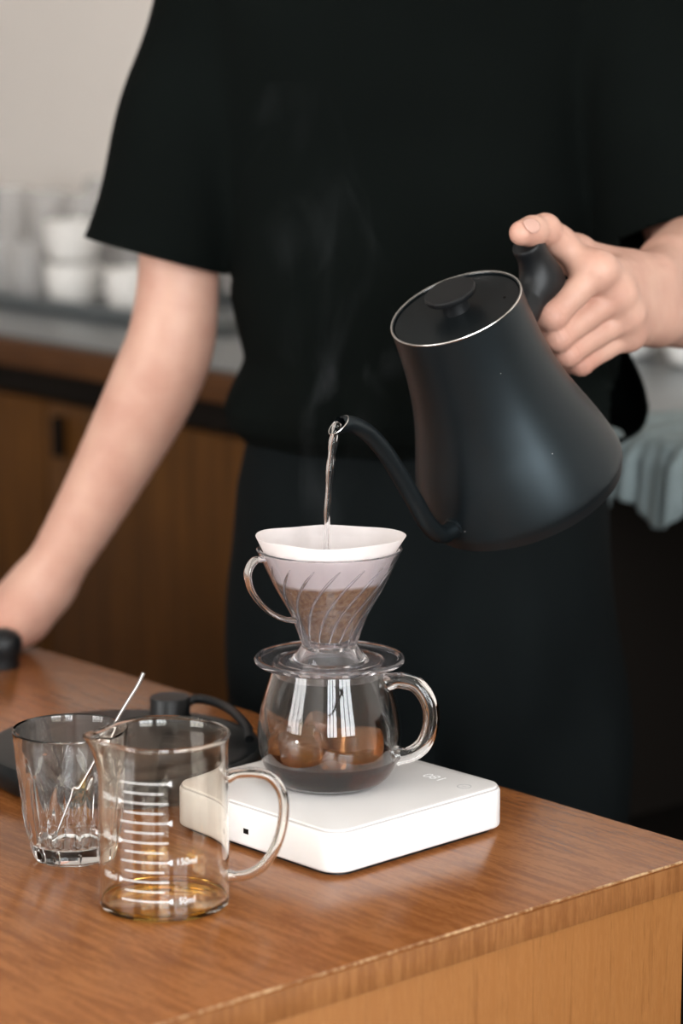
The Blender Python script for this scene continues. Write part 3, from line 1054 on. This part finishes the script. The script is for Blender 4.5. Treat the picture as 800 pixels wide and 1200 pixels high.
per = empty('person', (0.075, 2.28, 0))
tag(per, 'person in a black T-shirt and black trousers pouring water with one hand on the counter', 'person')
POFF = np.array([0.075, 2.28, 0])
def K(x, y, z):
    p = MK @ Vector((x, y, z))
    return (p.x, p.y, p.z)

parts = []
# --- arm and hand holding the kettle
f = Field((.085, 1.835, 1.000), (.400, 2.245, 1.215), .0014)
wri, wul = (.2400, 1.985, 1.1120), (.2475, 1.992, 1.0790)
f.cone(wri, (.305, 2.165, 1.112), .0205, .035, .02)
f.cone(wul, (.318, 2.185, 1.068), .0205, .037, .02)
f.cone((.262, 2.05, 1.118), (.30, 2.15, 1.122), .020, .032, .02)
f.cone((.305, 2.170, 1.10), (.298, 2.205, 1.19), .040, .037, .02)
fing = [   # mcp, pip, dip, tip, radii
    ((-.1195, .0265, .1150), (-.0755, .0125, .1030), (-.0735, -.0120, .1010), (-.0880, -.0235, .0985), (.0122, .0108, .0092, .0080)),
    ((-.1290, .0275, .0880), (-.0745, .0120, .0850), (-.0760, -.0130, .0840), (-.0920, -.0245, .0820), (.0120, .0106, .0090, .0080)),
    ((-.1325, .0260, .0670), (-.0785, .0115, .0680), (-.0800, -.0125, .0680), (-.0960, -.0235, .0665), (.0114, .0100, .0086, .0076)),
    ((-.1345, .0205, .0490), (-.0895, .0095, .0515), (-.0880, -.0110, .0510), (-.1010, -.0210, .0500), (.0104, .0090, .0078, .0070))]
wm = [Vector(wri) * .95 + Vector(wul) * .05, Vector(wri) * .68 + Vector(wul) * .32, Vector(wri) * .35 + Vector(wul) * .65, Vector(wri) * .05 + Vector(wul) * .95]
hand_f = [(K(*m), K(*p), K(*d), K(*t), r) for m, p, d, t, r in fing]
kyv = np.array(ky)
prevM = None
for (M_, P_, D_, T_, r), w in zip(hand_f, wm):
    m2 = np.array(M_) + np.array([.0008, .0, .0008])
    q = m2 * .55 + np.array(P_) * .45 - kyv * .003
    f.cone(m2, w, r[0] * 1.02, .0170, .012)
    f.cone(m2, m2, r[0] * 1.10, r[0] * 1.10, .010)
    f.cone(m2, q, r[0] * .95, r[1] * .72, .006)
    if prevM is not None:
        f.cone(prevM[0] - kyv * .003, m2 - kyv * .003, r[0] * .92, r[0] * .92, .010)
        f.cone(prevM[1] - kyv * .004, q - kyv * .004, r[0] * .55, r[0] * .55, .006)
    prevM = (m2, q)
# palm filling between the metacarpals and the handle, and the thumb mount
f.cone(K(-.1280, .008, .100), (.2250, 1.968, 1.112), .013, .018, .012)
f.cone(K(-.1300, .006, .070), (.2350, 1.975, 1.088), .013, .018, .012)
f.cone(K(-.1340, .004, .052), (.2400, 1.980, 1.080), .012, .017, .012)
thc, thm, thi, tht = (.2150, 1.9650, 1.1180), K(-.1370, -.0060, .1170), K(-.1075, .0020, .1575), K(-.0810, .0050, .1705)
f.cone(thc, thm, .0175, .0132, .012)
f.cone(thm, thi, .0128, .0106, .006)
th_mid = tuple((np.array(thi) * .45 + np.array(tht) * .55))
f.cone(thi, th_mid, .0104, .0112, .004)
f.cone(th_mid, tht, .0112, .0094, .003)
f.cone(thi, thi, .0112, .0112, .003)
f.cone(thm, K(-.122, .014, .1140), .0110, .0105, .012)      # web
f.cone(K(-.118, .004, .138), K(-.120, .016, .118), .0075, .0090, .010)
# separate fingers: each built in its own field slice then joined with a tight crease
for (M_, P_, D_, T_, r) in hand_f:
    g2 = Field.__new__(Field)
    g2.lo, g2.h, g2.n, g2.ax = f.lo, f.h, f.n, f.ax
    g2.g = np.full(f.n, 0.5, np.float32)
    mid = tuple(np.array(M_) * .5 + np.array(P_) * .5)
    g2.cone(M_, mid, r[0] * .98, r[1] * .97, .002)
    g2.cone(mid, P_, r[1] * .97, r[1] * .98, .002)
    g2.cone(P_, P_, r[1] * 1.03, r[1] * 1.03, .003)
    g2.cone(P_, D_, r[1] * .98, r[2], .002)
    g2.cone(D_, T_, r[2], r[3], .002)
    s_ = g2.box(np.array(P_) - .014, np.array(P_) + .014)
    X, Y, Z = g2.coords(s_)
    u_ = (np.array(P_) - np.array(M_)); u_ = u_ / np.linalg.norm(u_)
    al_ = (X - P_[0]) * u_[0] + (Y - P_[1]) * u_[1] + (Z - P_[2]) * u_[2]
    g2.g[s_] += (.00055 * np.cos(al_ * 2 * PI / .0042) * np.exp(-(al_ / .0055) ** 2)).astype(np.float32)
    f.put((slice(None),) * 3, g2.g, .0022)
V1, Q1 = f.mesh()
V1 = smooth_mesh(V1, Q1, 2, .5)
parts.append((V1, Q1))
# --- resting arm and hand (left in the picture)
f = Field((-.47, 2.10, .735), (-.07, 2.36, 1.185), .0022)
arm_c = catmull([(-.141, 2.265, 1.165), (-.1440, 2.258, 1.085), (-.1500, 2.252, 1.035), (-.1640, 2.256, .998), (-.1860, 2.262, .9540), (-.2290, 2.275, .8760), (-.2710, 2.284, .8060), (-.2890, 2.273, .7800)], 5)
arm_r = catmull([(.0345,), (.0360,), (.0385,), (.0395,), (.0370,), (.0305,), (.0252,), (.0235,)], 5)
for i in range(len(arm_c) - 1):
    f.cone(arm_c[i], arm_c[i + 1], float(arm_r[i][0]), float(arm_r[i + 1][0]), .001)
f.cone((-.270, 2.284, .806), (-.302, 2.262, .7745), .0230, .0200, .02)
f.cone((-.284, 2.295, .800), (-.318, 2.290, .7745), .0200, .0190, .02)
f.cone((-.302, 2.262, .7745), (-.352, 2.236, .7700), .0190, .0125, .014)
f.cone((-.318, 2.285, .7745), (-.372, 2.262, .7690), .0190, .0120, .014)
f.cone((-.318, 2.292, .7735), (-.374, 2.286, .7670), .0180, .0115, .014)
fm = [((-.352, 2.236, .771), (-.390, 2.214, .772), (-.413, 2.202, .761), (-.430, 2.193, .7575)),
      ((-.364, 2.252, .771), (-.406, 2.236, .773), (-.431, 2.227, .761), (-.448, 2.220, .7575)),
      ((-.370, 2.270, .770), (-.411, 2.260, .772), (-.435, 2.253, .761), (-.452, 2.248, .7575)),
      ((-.374, 2.287, .768), (-.406, 2.284, .769), (-.425, 2.281, .760), (-.440, 2.278, .7570))]
for a, b, c, d in fm:
    f.cone(a, b, .0100, .0085, .003); f.cone(b, c, .0085, .0076, .002); f.cone(c, d, .0076, .0066, .002)
f.cone((-.286, 2.262, .780), (-.296, 2.232, .7690), .0190, .0130, .012)
f.cone((-.300, 2.232, .7680), (-.318, 2.206, .7630), .0120, .0096, .004)
f.cone((-.318, 2.206, .7630), (-.338, 2.190, .7595), .0096, .0080, .003)
V2, Q2 = f.mesh()
V2 = smooth_mesh(V2, Q2, 2, .5)
parts.append((V2, Q2))
V2[:, 2] = np.maximum(V2[:, 2], TZ + .0004)
# --- trunk, head, legs (mostly covered by clothes or out of the frame)
f = Field((-.32, 2.05, -.01), (.47, 2.55, 1.86), .006)
cxp, cyp = .075, 2.285
f.cone((cxp, cyp, 1.00), (cxp, cyp, 1.10), .115, .118, .05)
f.ell((cxp, cyp, 1.23), (.150, .092, .175), .04)
f.ell((cxp, cyp, .97), (.135, .085, .12), .05)
f.cone((-.050, cyp, 1.370), (.200, cyp, 1.370), .045, .045, .03)
f.cone((-.080, 2.28, 1.35), (-.138, 2.268, 1.16), .036, .033, .02)
f.cone((.235, 2.285, 1.35), (.300, 2.205, 1.12), .036, .036, .02)
f.cone((cxp, cyp, 1.40), (cxp, cyp - .01, 1.54), .062, .056, .03)
for sx in (-.088, .088):
    f.cone((cxp + sx * .85, cyp, .92), (cxp + sx * 1.0, cyp - .005, .50), .068, .055, .04)
    f.cone((cxp + sx * 1.1, cyp - .005, .50), (cxp + sx * 1.1, cyp + .02, .08), .055, .038, .03)
    f.cone((cxp + sx * 1.1, cyp + .02, .05), (cxp + sx * 1.2, cyp - .13, .035), .036, .028, .02)
hz = 1.615
f.ell((cxp, cyp - .005, hz + .02), (.074, .094, .092), .02)
f.ell((cxp, cyp - .030, hz - .055), (.056, .062, .060), .04)
f.ell((cxp, cyp - .072, hz - .098), (.024, .022, .018), .02)
f.cone((cxp, cyp - .098, hz + .004), (cxp, cyp - .112, hz - .036), .009, .012, .012)
for sx in (-1, 1):
    f.ell((cxp + sx * .036, cyp - .068, hz - .030), (.022, .018, .018), .03)
    f.ell((cxp + sx * .076, cyp + .008, hz - .012), (.009, .018, .030), .008)
    f.carve((cxp + sx * .031, cyp - .106, hz + .004), .014, .012)
    f.cone((cxp + sx * .014, cyp - .099, hz + .022), (cxp + sx * .046, cyp - .088, hz + .024), .007, .005, .012)
f.cone((cxp - .018, cyp - .090, hz - .064), (cxp + .018, cyp - .090, hz - .064), .007, .007, .006)
f.cone((cxp - .015, cyp - .090, hz - .075), (cxp + .015, cyp - .090, hz - .075), .008, .008, .005)
V3, Q3 = f.mesh()
V3 = smooth_mesh(V3, Q3, 1, .5)
parts.append((V3, Q3))
off = 0; VV = []; QQ = []
for v, q in parts:
    VV.append(v); QQ.append(q + off); off += len(v)
VV = np.concatenate(VV)
body = npobj('body', VV - POFF, np.concatenate(QQ), M_skin, per)
# blood flush of the skin at knuckles, finger ends and the pressed heel of the resting hand
fl = np.zeros(len(VV))
spots = [(h[1], .012, .9) for h in hand_f] + [(h[0], .013, .7) for h in hand_f] + [(tht, .012, .5), (thi, .012, .6), (thm, .014, .3), ((-.305, 2.255, .772), .03, .8), ((-.30, 2.232, .768), .02, .8)]
for c, w, a in spots:
    d2 = ((VV - np.array(c)) ** 2).sum(1)
    fl = np.maximum(fl, a * np.exp(-d2 / (w * w)))
if len(body.data.vertices) == len(VV):
    body.data.attributes.new('flush', 'FLOAT', 'POINT').data.foreach_set('value', fl.astype(np.float32))
# thumb nail
nc, nd = np.array(th_mid) * .45 + np.array(tht) * .55, np.array(tht) - np.array(thi)
nd = Vector(nd).normalized()
nn = (Vector((-.10, -.94, .36)))
nn = (nn - nd * nn.dot(nd)).normalized()
ns = nd.cross(nn)
V, Fc = [], []
for i in range(9):
    u = i / 8 * 2 - 1
    for j in range(9):
        w = j / 8 * 2 - 1
        uu = u * math.sqrt(1 - w * w / 2); ww = w * math.sqrt(1 - u * u / 2)
        p = Vector(nc) + nd * (uu * .0074 + .0046) + ns * (ww * .0066) + nn * (.0107 - .0019 * ww * ww - .0011 * uu)
        V.append(p - Vector(POFF))
for i in range(8):
    for j in range(8):
        k = i * 9 + j
        Fc.append((k, k + 1, k + 10, k + 9))
o = mobj('thumb_nail', V, Fc, M_nail, per)
o.modifiers.new('thick', 'SOLIDIFY').thickness = .0006

# --- eyes and brows
M_eye = pmat('eye_white', (0.75, 0.73, 0.70), 0.2)
M_iris = pmat('dark_iris', (0.02, 0.012, 0.008), 0.15)
for sx in (-1, 1):
    ec = Vector((cxp + sx * .031, cyp - .0765, hz + .003)) - Vector(POFF)
    ev = lathe('eye', [(.0118 * math.sin(PI * k / 12), -.0118 * math.cos(PI * k / 12)) for k in range(13)], M_eye, per, 20, closed=False)
    ev.location = ec
    ir = lathe('iris', [(0, .0116), (.003, .0115), (.0052, .0108), (.0054, .0100)], M_iris, ev, 20, closed=False)
    ir.rotation_euler = (math.radians(105), 0, 0)
    bp_ = catmull([(cxp + sx * .013, cyp - .1035, hz + .021), (cxp + sx * .030, cyp - .101, hz + .0265), (cxp + sx * .048, cyp - .088, hz + .021)], 6)
    tube('eyebrow', [Vector(p) - Vector(POFF) for p in bp_], [.0028 - .0014 * i / 12 for i in range(13)], M_hair, per, 8)
# --- hair
f = Field((-.04, 2.15, 1.52), (.19, 2.42, 1.78), .005)
f.ell((cxp, cyp + .006, hz + .034), (.085, .106, .096), .01)
f.ell((cxp, cyp + .050, hz - .01), (.070, .055, .075), .02)
f.carve((cxp, cyp - .135, hz - .035), .088, .015)
Vh, Qh = f.mesh()
npobj('hair', smooth_mesh(Vh, Qh, 2) - POFF, Qh, M_hair, per)

# --- T-shirt
def fold(X, Y, Z):
    a = .0035 * np.sin(22 * (X - .075) + 26 * (Z - 1.0) + 1.2 * np.sin(9 * Z))
    b = .0030 * np.sin(30 * (X + .05) - 18 * (Z - 1.2) + 2.0 * np.sin(7 * X + 3))
    c = .0060 * np.exp(-((Z - .985) / .045) ** 2) * np.sin(48 * X + 3 * np.sin(20 * X) + 14 * Z)
    return a + b + c
zt = [.90, .942, .956, .972, .992, 1.016, 1.060, 1.110, 1.183, 1.26, 1.34, 1.39, 1.43, 1.455, 1.465]
xl = [-.070, -.086, -.100, -.1040, -.098, -.087, -.096, -.105, -.115, -.122, -.125, -.110, -.050, .020, .070]
xr = [.238, .246, .259, .2640, .257, .246, .236, .235, .228, .230, .240, .235, .200, .130, .080]
dp = [.105, .112, .126, .131, .128, .122, .120, .121, .123, .124, .118, .100, .08, .05, .01]
def torso(X, Y, Z):
    z = Z.ravel()
    l = np.interp(z, zt, xl).reshape(Z.shape); r = np.interp(z, zt, xr).reshape(Z.shape); d = np.interp(z, zt, dp).reshape(Z.shape)
    w = (r - l) / 2; c = (r + l) / 2
    u = np.abs((X - c) / w); v = np.abs((Y - 2.282) / d)
    q = (u ** 2.5 + v ** 2.5) ** (1 / 2.5)
    return (q - 1) * np.minimum(w, d) + fold(X, Y, Z)
f = Field((-.27, 2.02, .895), (.44, 2.48, 1.50), .0045)
lo, hi = (-.30, 2.0, .88), (.46, 2.5, 1.47)
f.func(lo, hi, torso, 0)
f.cone((-.06, 2.285, 1.40), (.21, 2.285, 1.40), .055, .055, .05)
f.cone((.075, 2.285, 1.40), (.075, 2.283, 1.52), .085, .074, .04)
def sleeve(a, b, ra, rb, ph):
    a = np.array(a); b = np.array(b); ab = b - a; L2 = ab @ ab
    def fn(X, Y, Z):
        t = ((X - a[0]) * ab[0] + (Y - a[1]) * ab[1] + (Z - a[2]) * ab[2]) / L2
        tc = np.clip(t, 0, 1.5)
        d = np.sqrt((X - a[0] - tc * ab[0]) ** 2 + ((Y - a[1] - tc * ab[1]) / 1.08) ** 2 + (Z - a[2] - tc * ab[2]) ** 2)
        return d - (ra + tc * (rb - ra)) + .0025 * np.sin(40 * X + 30 * Z + ph) + .002 * np.sin(55 * X - 24 * Z + 2 * ph)
    return fn
SA = ((-.094, 2.278, 1.375), (-.1640, 2.262, 1.108), .0545, .0630)
SB = ((.245, 2.275, 1.375), (.296, 2.205, 1.130), .070, .078)
f.func((-.29, 2.1, 1.0), (.0, 2.45, 1.46), sleeve(*SA, .4), .014)
f.func((.15, 2.02, 1.0), (.46, 2.45, 1.46), sleeve(*SB, 2.0), .016)
V, Q = f.mesh()
V = smooth_mesh(V, Q, 2)
me_o = npobj('t_shirt', V - POFF, Q, M_shirt, per)
bm = bmesh.new(); bm.from_mesh(me_o.data)
def cut(co, no, test):
    co = Vector(co) - Vector(POFF)
    fs = [q for q in bm.faces if test(q.calc_center_median() + Vector(POFF))]
    es = list({e for q in fs for e in q.edges}); vs = list({v for q in fs for v in q.verts})
    bmesh.ops.bisect_plane(bm, geom=vs + es + fs, plane_co=co, plane_no=Vector(no).normalized(), clear_outer=True)
cut((0, 2.28, .944), (0.0, 0.03, -1), lambda c: c.z < .99 and -.12 < c.x < .29)
dA = Vector(SA[1]) - Vector(SA[0]); dB = Vector(SB[1]) - Vector(SB[0])
cut(Vector(SA[1]) , dA, lambda c: c.x < -.100 and c.z < 1.18 and (Vector((c.x, c.y, c.z)) - Vector(SA[1])).cross(dA.normalized()).length < .080)
cut(Vector(SB[1]), dB, lambda c: c.x > .235 and c.z < 1.24 and (Vector((c.x, c.y, c.z)) - Vector(SB[1])).cross(dB.normalized()).length < .10)
cut((.075, 2.285, 1.485), (0, -.25, 1), lambda c: c.z > 1.42)
bm.to_mesh(me_o.data); bm.free()
me_o.data.polygons.foreach_set('use_smooth', [True] * len(me_o.data.polygons))
md = me_o.modifiers.new('thick', 'SOLIDIFY'); md.thickness = .0022; md.offset = -1

# --- trousers
def tr(X, Y, Z):
    z = Z.ravel()
    zz = [.0, .06, .45, .66, .80, .90, .955, .98]
    L_ = np.interp(z, zz, [-.085, -.085, -.100, -.104, -.100, -.094, -.080, -.080]).reshape(Z.shape)
    R_ = np.interp(z, zz, [.255, .255, .262, .264, .252, .243, .238, .238]).reshape(Z.shape)
    D_ = np.interp(z, zz, [.10, .10, .11, .118, .122, .118, .104, .102]).reshape(Z.shape)
    def leg(c, w):
        u = np.abs((X - c) / w); v = np.abs((Y - 2.285) / D_)
        return ((u ** 2.4 + v ** 2.4) ** (1 / 2.4) - 1) * np.minimum(w, D_)
    m = (L_ + R_) / 2 + .01
    ov = np.interp(z, [0, .6, .78, .86], [-.008, -.002, .03, .06]).reshape(Z.shape)
    a = leg((L_ + m + ov) / 2, (m + ov - L_) / 2)
    b = leg((R_ + m - ov) / 2, (R_ - m + ov) / 2)
    k = .03
    hh = np.clip(.5 + .5 * (b - a) / k, 0, 1)
    d = b * (1 - hh) + a * hh - k * hh * (1 - hh)
    return d + .005 * np.sin(46 * X + 4 * np.sin(5 * Z)) * np.clip((.97 - Z) / .15, 0, 1) + .002 * np.sin(90 * X + 12 * Z)
f = Field((-.16, 2.10, .03), (.32, 2.46, .985), .006)
f.func((-.2, 2.0, 0), (.4, 2.5, 1.0), tr, 0)
f.g[:, :, -2:] = .5
V, Q = f.mesh()
tro = npobj('trousers', smooth_mesh(V, Q, 2) - POFF, Q, M_trouser, per)
# waistband with a metal button
wb = []
for k in range(65):
    a = 2 * PI * k / 64
    ca, sa = math.cos(a), math.sin(a)
    wb.append((.079 + .1600 * math.copysign(abs(ca) ** .83, ca), 2.285 + .1060 * math.copysign(abs(sa) ** .83, sa), .935))
V, Fc = tube_data(wb, .016, 8, flat=(.18, 1.0), up=(0, 0, 1), caps=False)
mobj('waistband', [Vector(v) - Vector(POFF) for v in V], Fc, M_trouser, per)
o = lathe('button', [(0, 0), (.0062, 0), (.0066, .0012), (.0050, .0020), (0, .0016)], M_rimsteel, per, 24, closed=False)
o.location = Vector((.140, 2.1715, .932)) - Vector(POFF)
o.rotation_euler = (PI / 2, 0, .12)
# shoes
for sx in (-.088, .088):
    f = Field((cxp + sx * 1.2 - .08, cyp - .22, -.01), (cxp + sx * 1.2 + .08, cyp + .13, .14), .005)
    f.cone((cxp + sx * 1.1, cyp + .04, .045), (cxp + sx * 1.2, cyp - .14, .036), .044, .036, .02)
    f.cone((cxp + sx * 1.1, cyp + .02, .06), (cxp + sx * 1.1, cyp + .02, .10), .048, .046, .02)
    f.g[:, :, :2] = .5
    V, Q = f.mesh()
    npobj('shoe', V - POFF, Q, M_shoe, per)

# ------------------------------------------------------------------ things on the back counter
def ctr(e_1, e_2, z=CT + .004):
    return MR @ Vector((e_1, e_2, z))
def glass_thing(name, prof_o, wall, loc, label, cat, group, m):
    pin = [(max(r - wall, 0), z + (wall if z < .002 else 0)) for r, z in prof_o][::-1]
    o = lathe(name, [(0, 0)] + prof_o + pin + [(0, wall)], m, None, 32, closed=False)
    o.location = loc
    return tag(o, label, cat, group)
tall = fine([(.026, 0), (.030, .004), (.031, .06), (.033, .12), (.034, .155)], 3)
short = fine([(.024, 0), (.029, .006), (.032, .04), (.034, .085)], 3)
jar = fine([(.036, 0), (.041, .006), (.042, .06), (.042, .13), (.032, .155), (.032, .175)], 3)
M_bglass = glass('background_glass', (.92, .91, .90), 1.45, .12)
M_bglass.node_tree.nodes['Principled BSDF'].inputs['Transmission Weight'].default_value = 0.7  # partly opaque white, so pale glare is mixed into the glass colour
tray = empty('steel_tray', mat=MR @ Matrix.Translation((-1.02, .34, CT + .0045)))
tag(tray, 'long shallow steel tray under the glasses on the back counter', 'tray')
bmobj('pan', rbox_bm(1.10, .26, 0, .006, .02, .001), M_steel, tray)
V, Fc = [], []
for side in (((-.55, -.13), (.55, -.13)), ((.55, -.13), (.55, .13)), ((.55, .13), (-.55, .13)), ((-.55, .13), (-.55, -.13))):
    a, b = side
    bmobj('rim', box_bm(min(a[0], b[0]) - .003, max(a[0], b[0]) + .003, min(a[1], b[1]) - .003, max(a[1], b[1]) + .003, 0.004, .022, .001), M_steel, tray)
TZB = CT + .0112
row = 'glasses standing on the back counter'
names = ['leftmost', 'second from the left', 'third from the left', 'fourth from the left', 'fifth from the left', 'rightmost']
for i in range(6):
    glass_thing('tall_glass', tall, .002, ctr(-1.36 + i * .115, .395, TZB), '%s of the tall glasses in the rear row on the tray' % names[i], 'glass', row, M_bglass)
for i in range(3):
    glass_thing('glass_jar', jar, .0025, ctr(-1.20 + i * .19, .545, CT + .0045), '%s of the tall glass jars against the back wall' % ['leftmost', 'middle', 'rightmost'][i], 'jar', 'glass jars', M_bglass)
for i in range(2):
    glass_thing('short_glass', short, .002, ctr(-1.10 + i * .09, .28, TZB), '%s short glass at the front left of the steel tray' % ['left', 'right'][i], 'glass', row, M_bglass)
def cup(loc, label, rz, group='white cups on the back counter', s=1.0):
    c = empty('white_cup', loc, rz)
    tag(c, label, 'cup', group)
    po = fine([(.026, 0), (.034, .006), (.041, .03), (.043, .062)], 3)
    po = [(r * s, z * s) for r, z in po]
    pi = [(r - .003, max(z, .004)) for r, z in po][::-1]
    lathe('bowl', [(0, 0)] + po + pi + [(0, .004)], M_cup, c, 40, closed=False)
    hp_ = catmull([(.041 * s, 0, .050 * s), (.056 * s, 0, .050 * s), (.062 * s, 0, .036 * s), (.054 * s, 0, .020 * s), (.038 * s, 0, .016 * s)], 5)
    tube('handle', hp_, .004 * s, M_cup, c, 10, up=(0, 1, 0))
    return c
cup(ctr(-.885, .28, TZB), 'white ceramic cup on the steel tray just left of the resting arm', .4)
cup(ctr(-.885, .28, TZB + .063), 'white ceramic cup stacked on top of another cup left of the arm', 1.2)
cup(ctr(-.74, .29, TZB), 'white ceramic cup half hidden behind the bare forearm', 2.0)
cup(ctr(-1.25, .28, TZB), 'white ceramic cup at the far left end of the steel tray', 2.6)
# cream box behind the elbow gap
cb = empty('cream_box', mat=MR @ Matrix.Translation((-.40, .34, CT + .0045)))
tag(cb, 'small cream coloured box seen through the gap beside the elbow', 'box')
bmobj('carton', rbox_bm(.12, .08, 0, .065, .004, .002), M_cream, cb)
bmobj('carton_lid', rbox_bm(.124, .084, .065, .072, .004, .002), M_cream, cb)
# right: grey metal pan, white bowls, towel
for i, e in enumerate((.06, .20, .34)):
    cup(ctr(e, .50, CT + .0045), '%s of the large white cups at the back beyond the grey cloth' % ['leftmost', 'middle', 'rightmost'][i], .5 + i, 'white cups beyond the cloth', 1.3)
# cloth hanging over the counter edge
V, Fc = [], []
nu, nv = 40, 44
for i in range(nu + 1):
    u = i / nu
    for j in range(nv + 1):
        v = j / nv
        s = -.16 + v * (.16 + .085 * (1.0 - .55 * abs(u - .42) ** 1.0) + .02 * math.sin(9 * u))
        e_1 = .50 + .165 * u + .012 * math.sin(3 * v + u * 4) * v - .03 * max(0, s) * 8 * (u - .4)
        wob = .006 * math.sin(20 * u + 2 * v) + .004 * math.sin(37 * u + 5 * v)
        if s < 0:
            p = (e_1, -s + .0, CT + .010 + .5 * abs(wob) + .006 * math.exp(-((s + .06) / .04) ** 2))
        else:
            p = (e_1, -.012 - abs(wob) * 1.6 * min(1, s / .02), CT + .008 - s)
        V.append(MR @ Vector(p))
for i in range(nu):
    for j in range(nv):
        k = i * (nv + 1) + j
        Fc.append((k, k + 1, k + nv + 2, k + nv + 1))
tw = mobj('grey_cloth', V, Fc, M_towel)
tw.modifiers.new('thick', 'SOLIDIFY').thickness = .003
tag(tw, 'grey blue cloth draped over the edge of the back counter', 'cloth')

# ------------------------------------------------------------------ steam rising from the brew
def steam_mat():
    m = bpy.data.materials.new('steam')
    m.use_nodes = True
    N, L = m.node_tree.nodes, m.node_tree.links
    N.remove(N['Principled BSDF'])
    tc = N.new('ShaderNodeTexCoord')
    mp = N.new('ShaderNodeMapping'); mp.inputs['Scale'].default_value = (1, 1, .55)
    L.new(tc.outputs['Object'], mp.inputs['Vector'])
    nz = N.new('ShaderNodeTexNoise'); nz.inputs['Scale'].default_value = 16; nz.inputs['Detail'].default_value = 4
    nz.inputs['Distortion'].default_value = 1.6
    L.new(mp.outputs[0], nz.inputs['Vector'])
    mr = N.new('ShaderNodeMapRange')
    mr.inputs['From Min'].default_value = .55; mr.inputs['From Max'].default_value = .72
    mr.inputs['To Min'].default_value = 0; mr.inputs['To Max'].default_value = 1.25
    L.new(nz.outputs['Fac'], mr.inputs['Value'])
    vs = N.new('ShaderNodeVolumeScatter')
    vs.inputs['Color'].default_value = (.95, .97, 1, 1)
    L.new(mr.outputs[0], vs.inputs['Density'])
    L.new(vs.outputs[0], N['Material Output'].inputs['Volume'])
    return m
V, Fc = [], []
ns, nr = 24, 28
for i in range(nr + 1):
    t = i / nr
    z = .965 + t * .300
    cx_ = SVX + .014 * math.sin(5 * t) - .012 * t
    cy_ = SVY + .045 * t
    r = (.032 + .035 * t) * math.sin(PI * (.16 + .80 * t)) ** .6
    for k in range(ns):
        a = 2 * PI * k / ns
        rr = r * (1 + .14 * math.sin(3 * a + 7 * t))
        V.append((cx_ + rr * math.cos(a), cy_ + rr * math.sin(a), z))
for i in range(nr):
    for k in range(ns):
        Fc.append((i * ns + k, i * ns + (k + 1) % ns, (i + 1) * ns + (k + 1) % ns, (i + 1) * ns + k))
Fc.append(tuple(range(ns - 1, -1, -1))); Fc.append(tuple(nr * ns + k for k in range(ns)))
stm = mobj('steam', V, Fc, steam_mat())
tag(stm, 'faint white steam curling up from the hot coffee in the dripper', 'steam', kind='stuff')
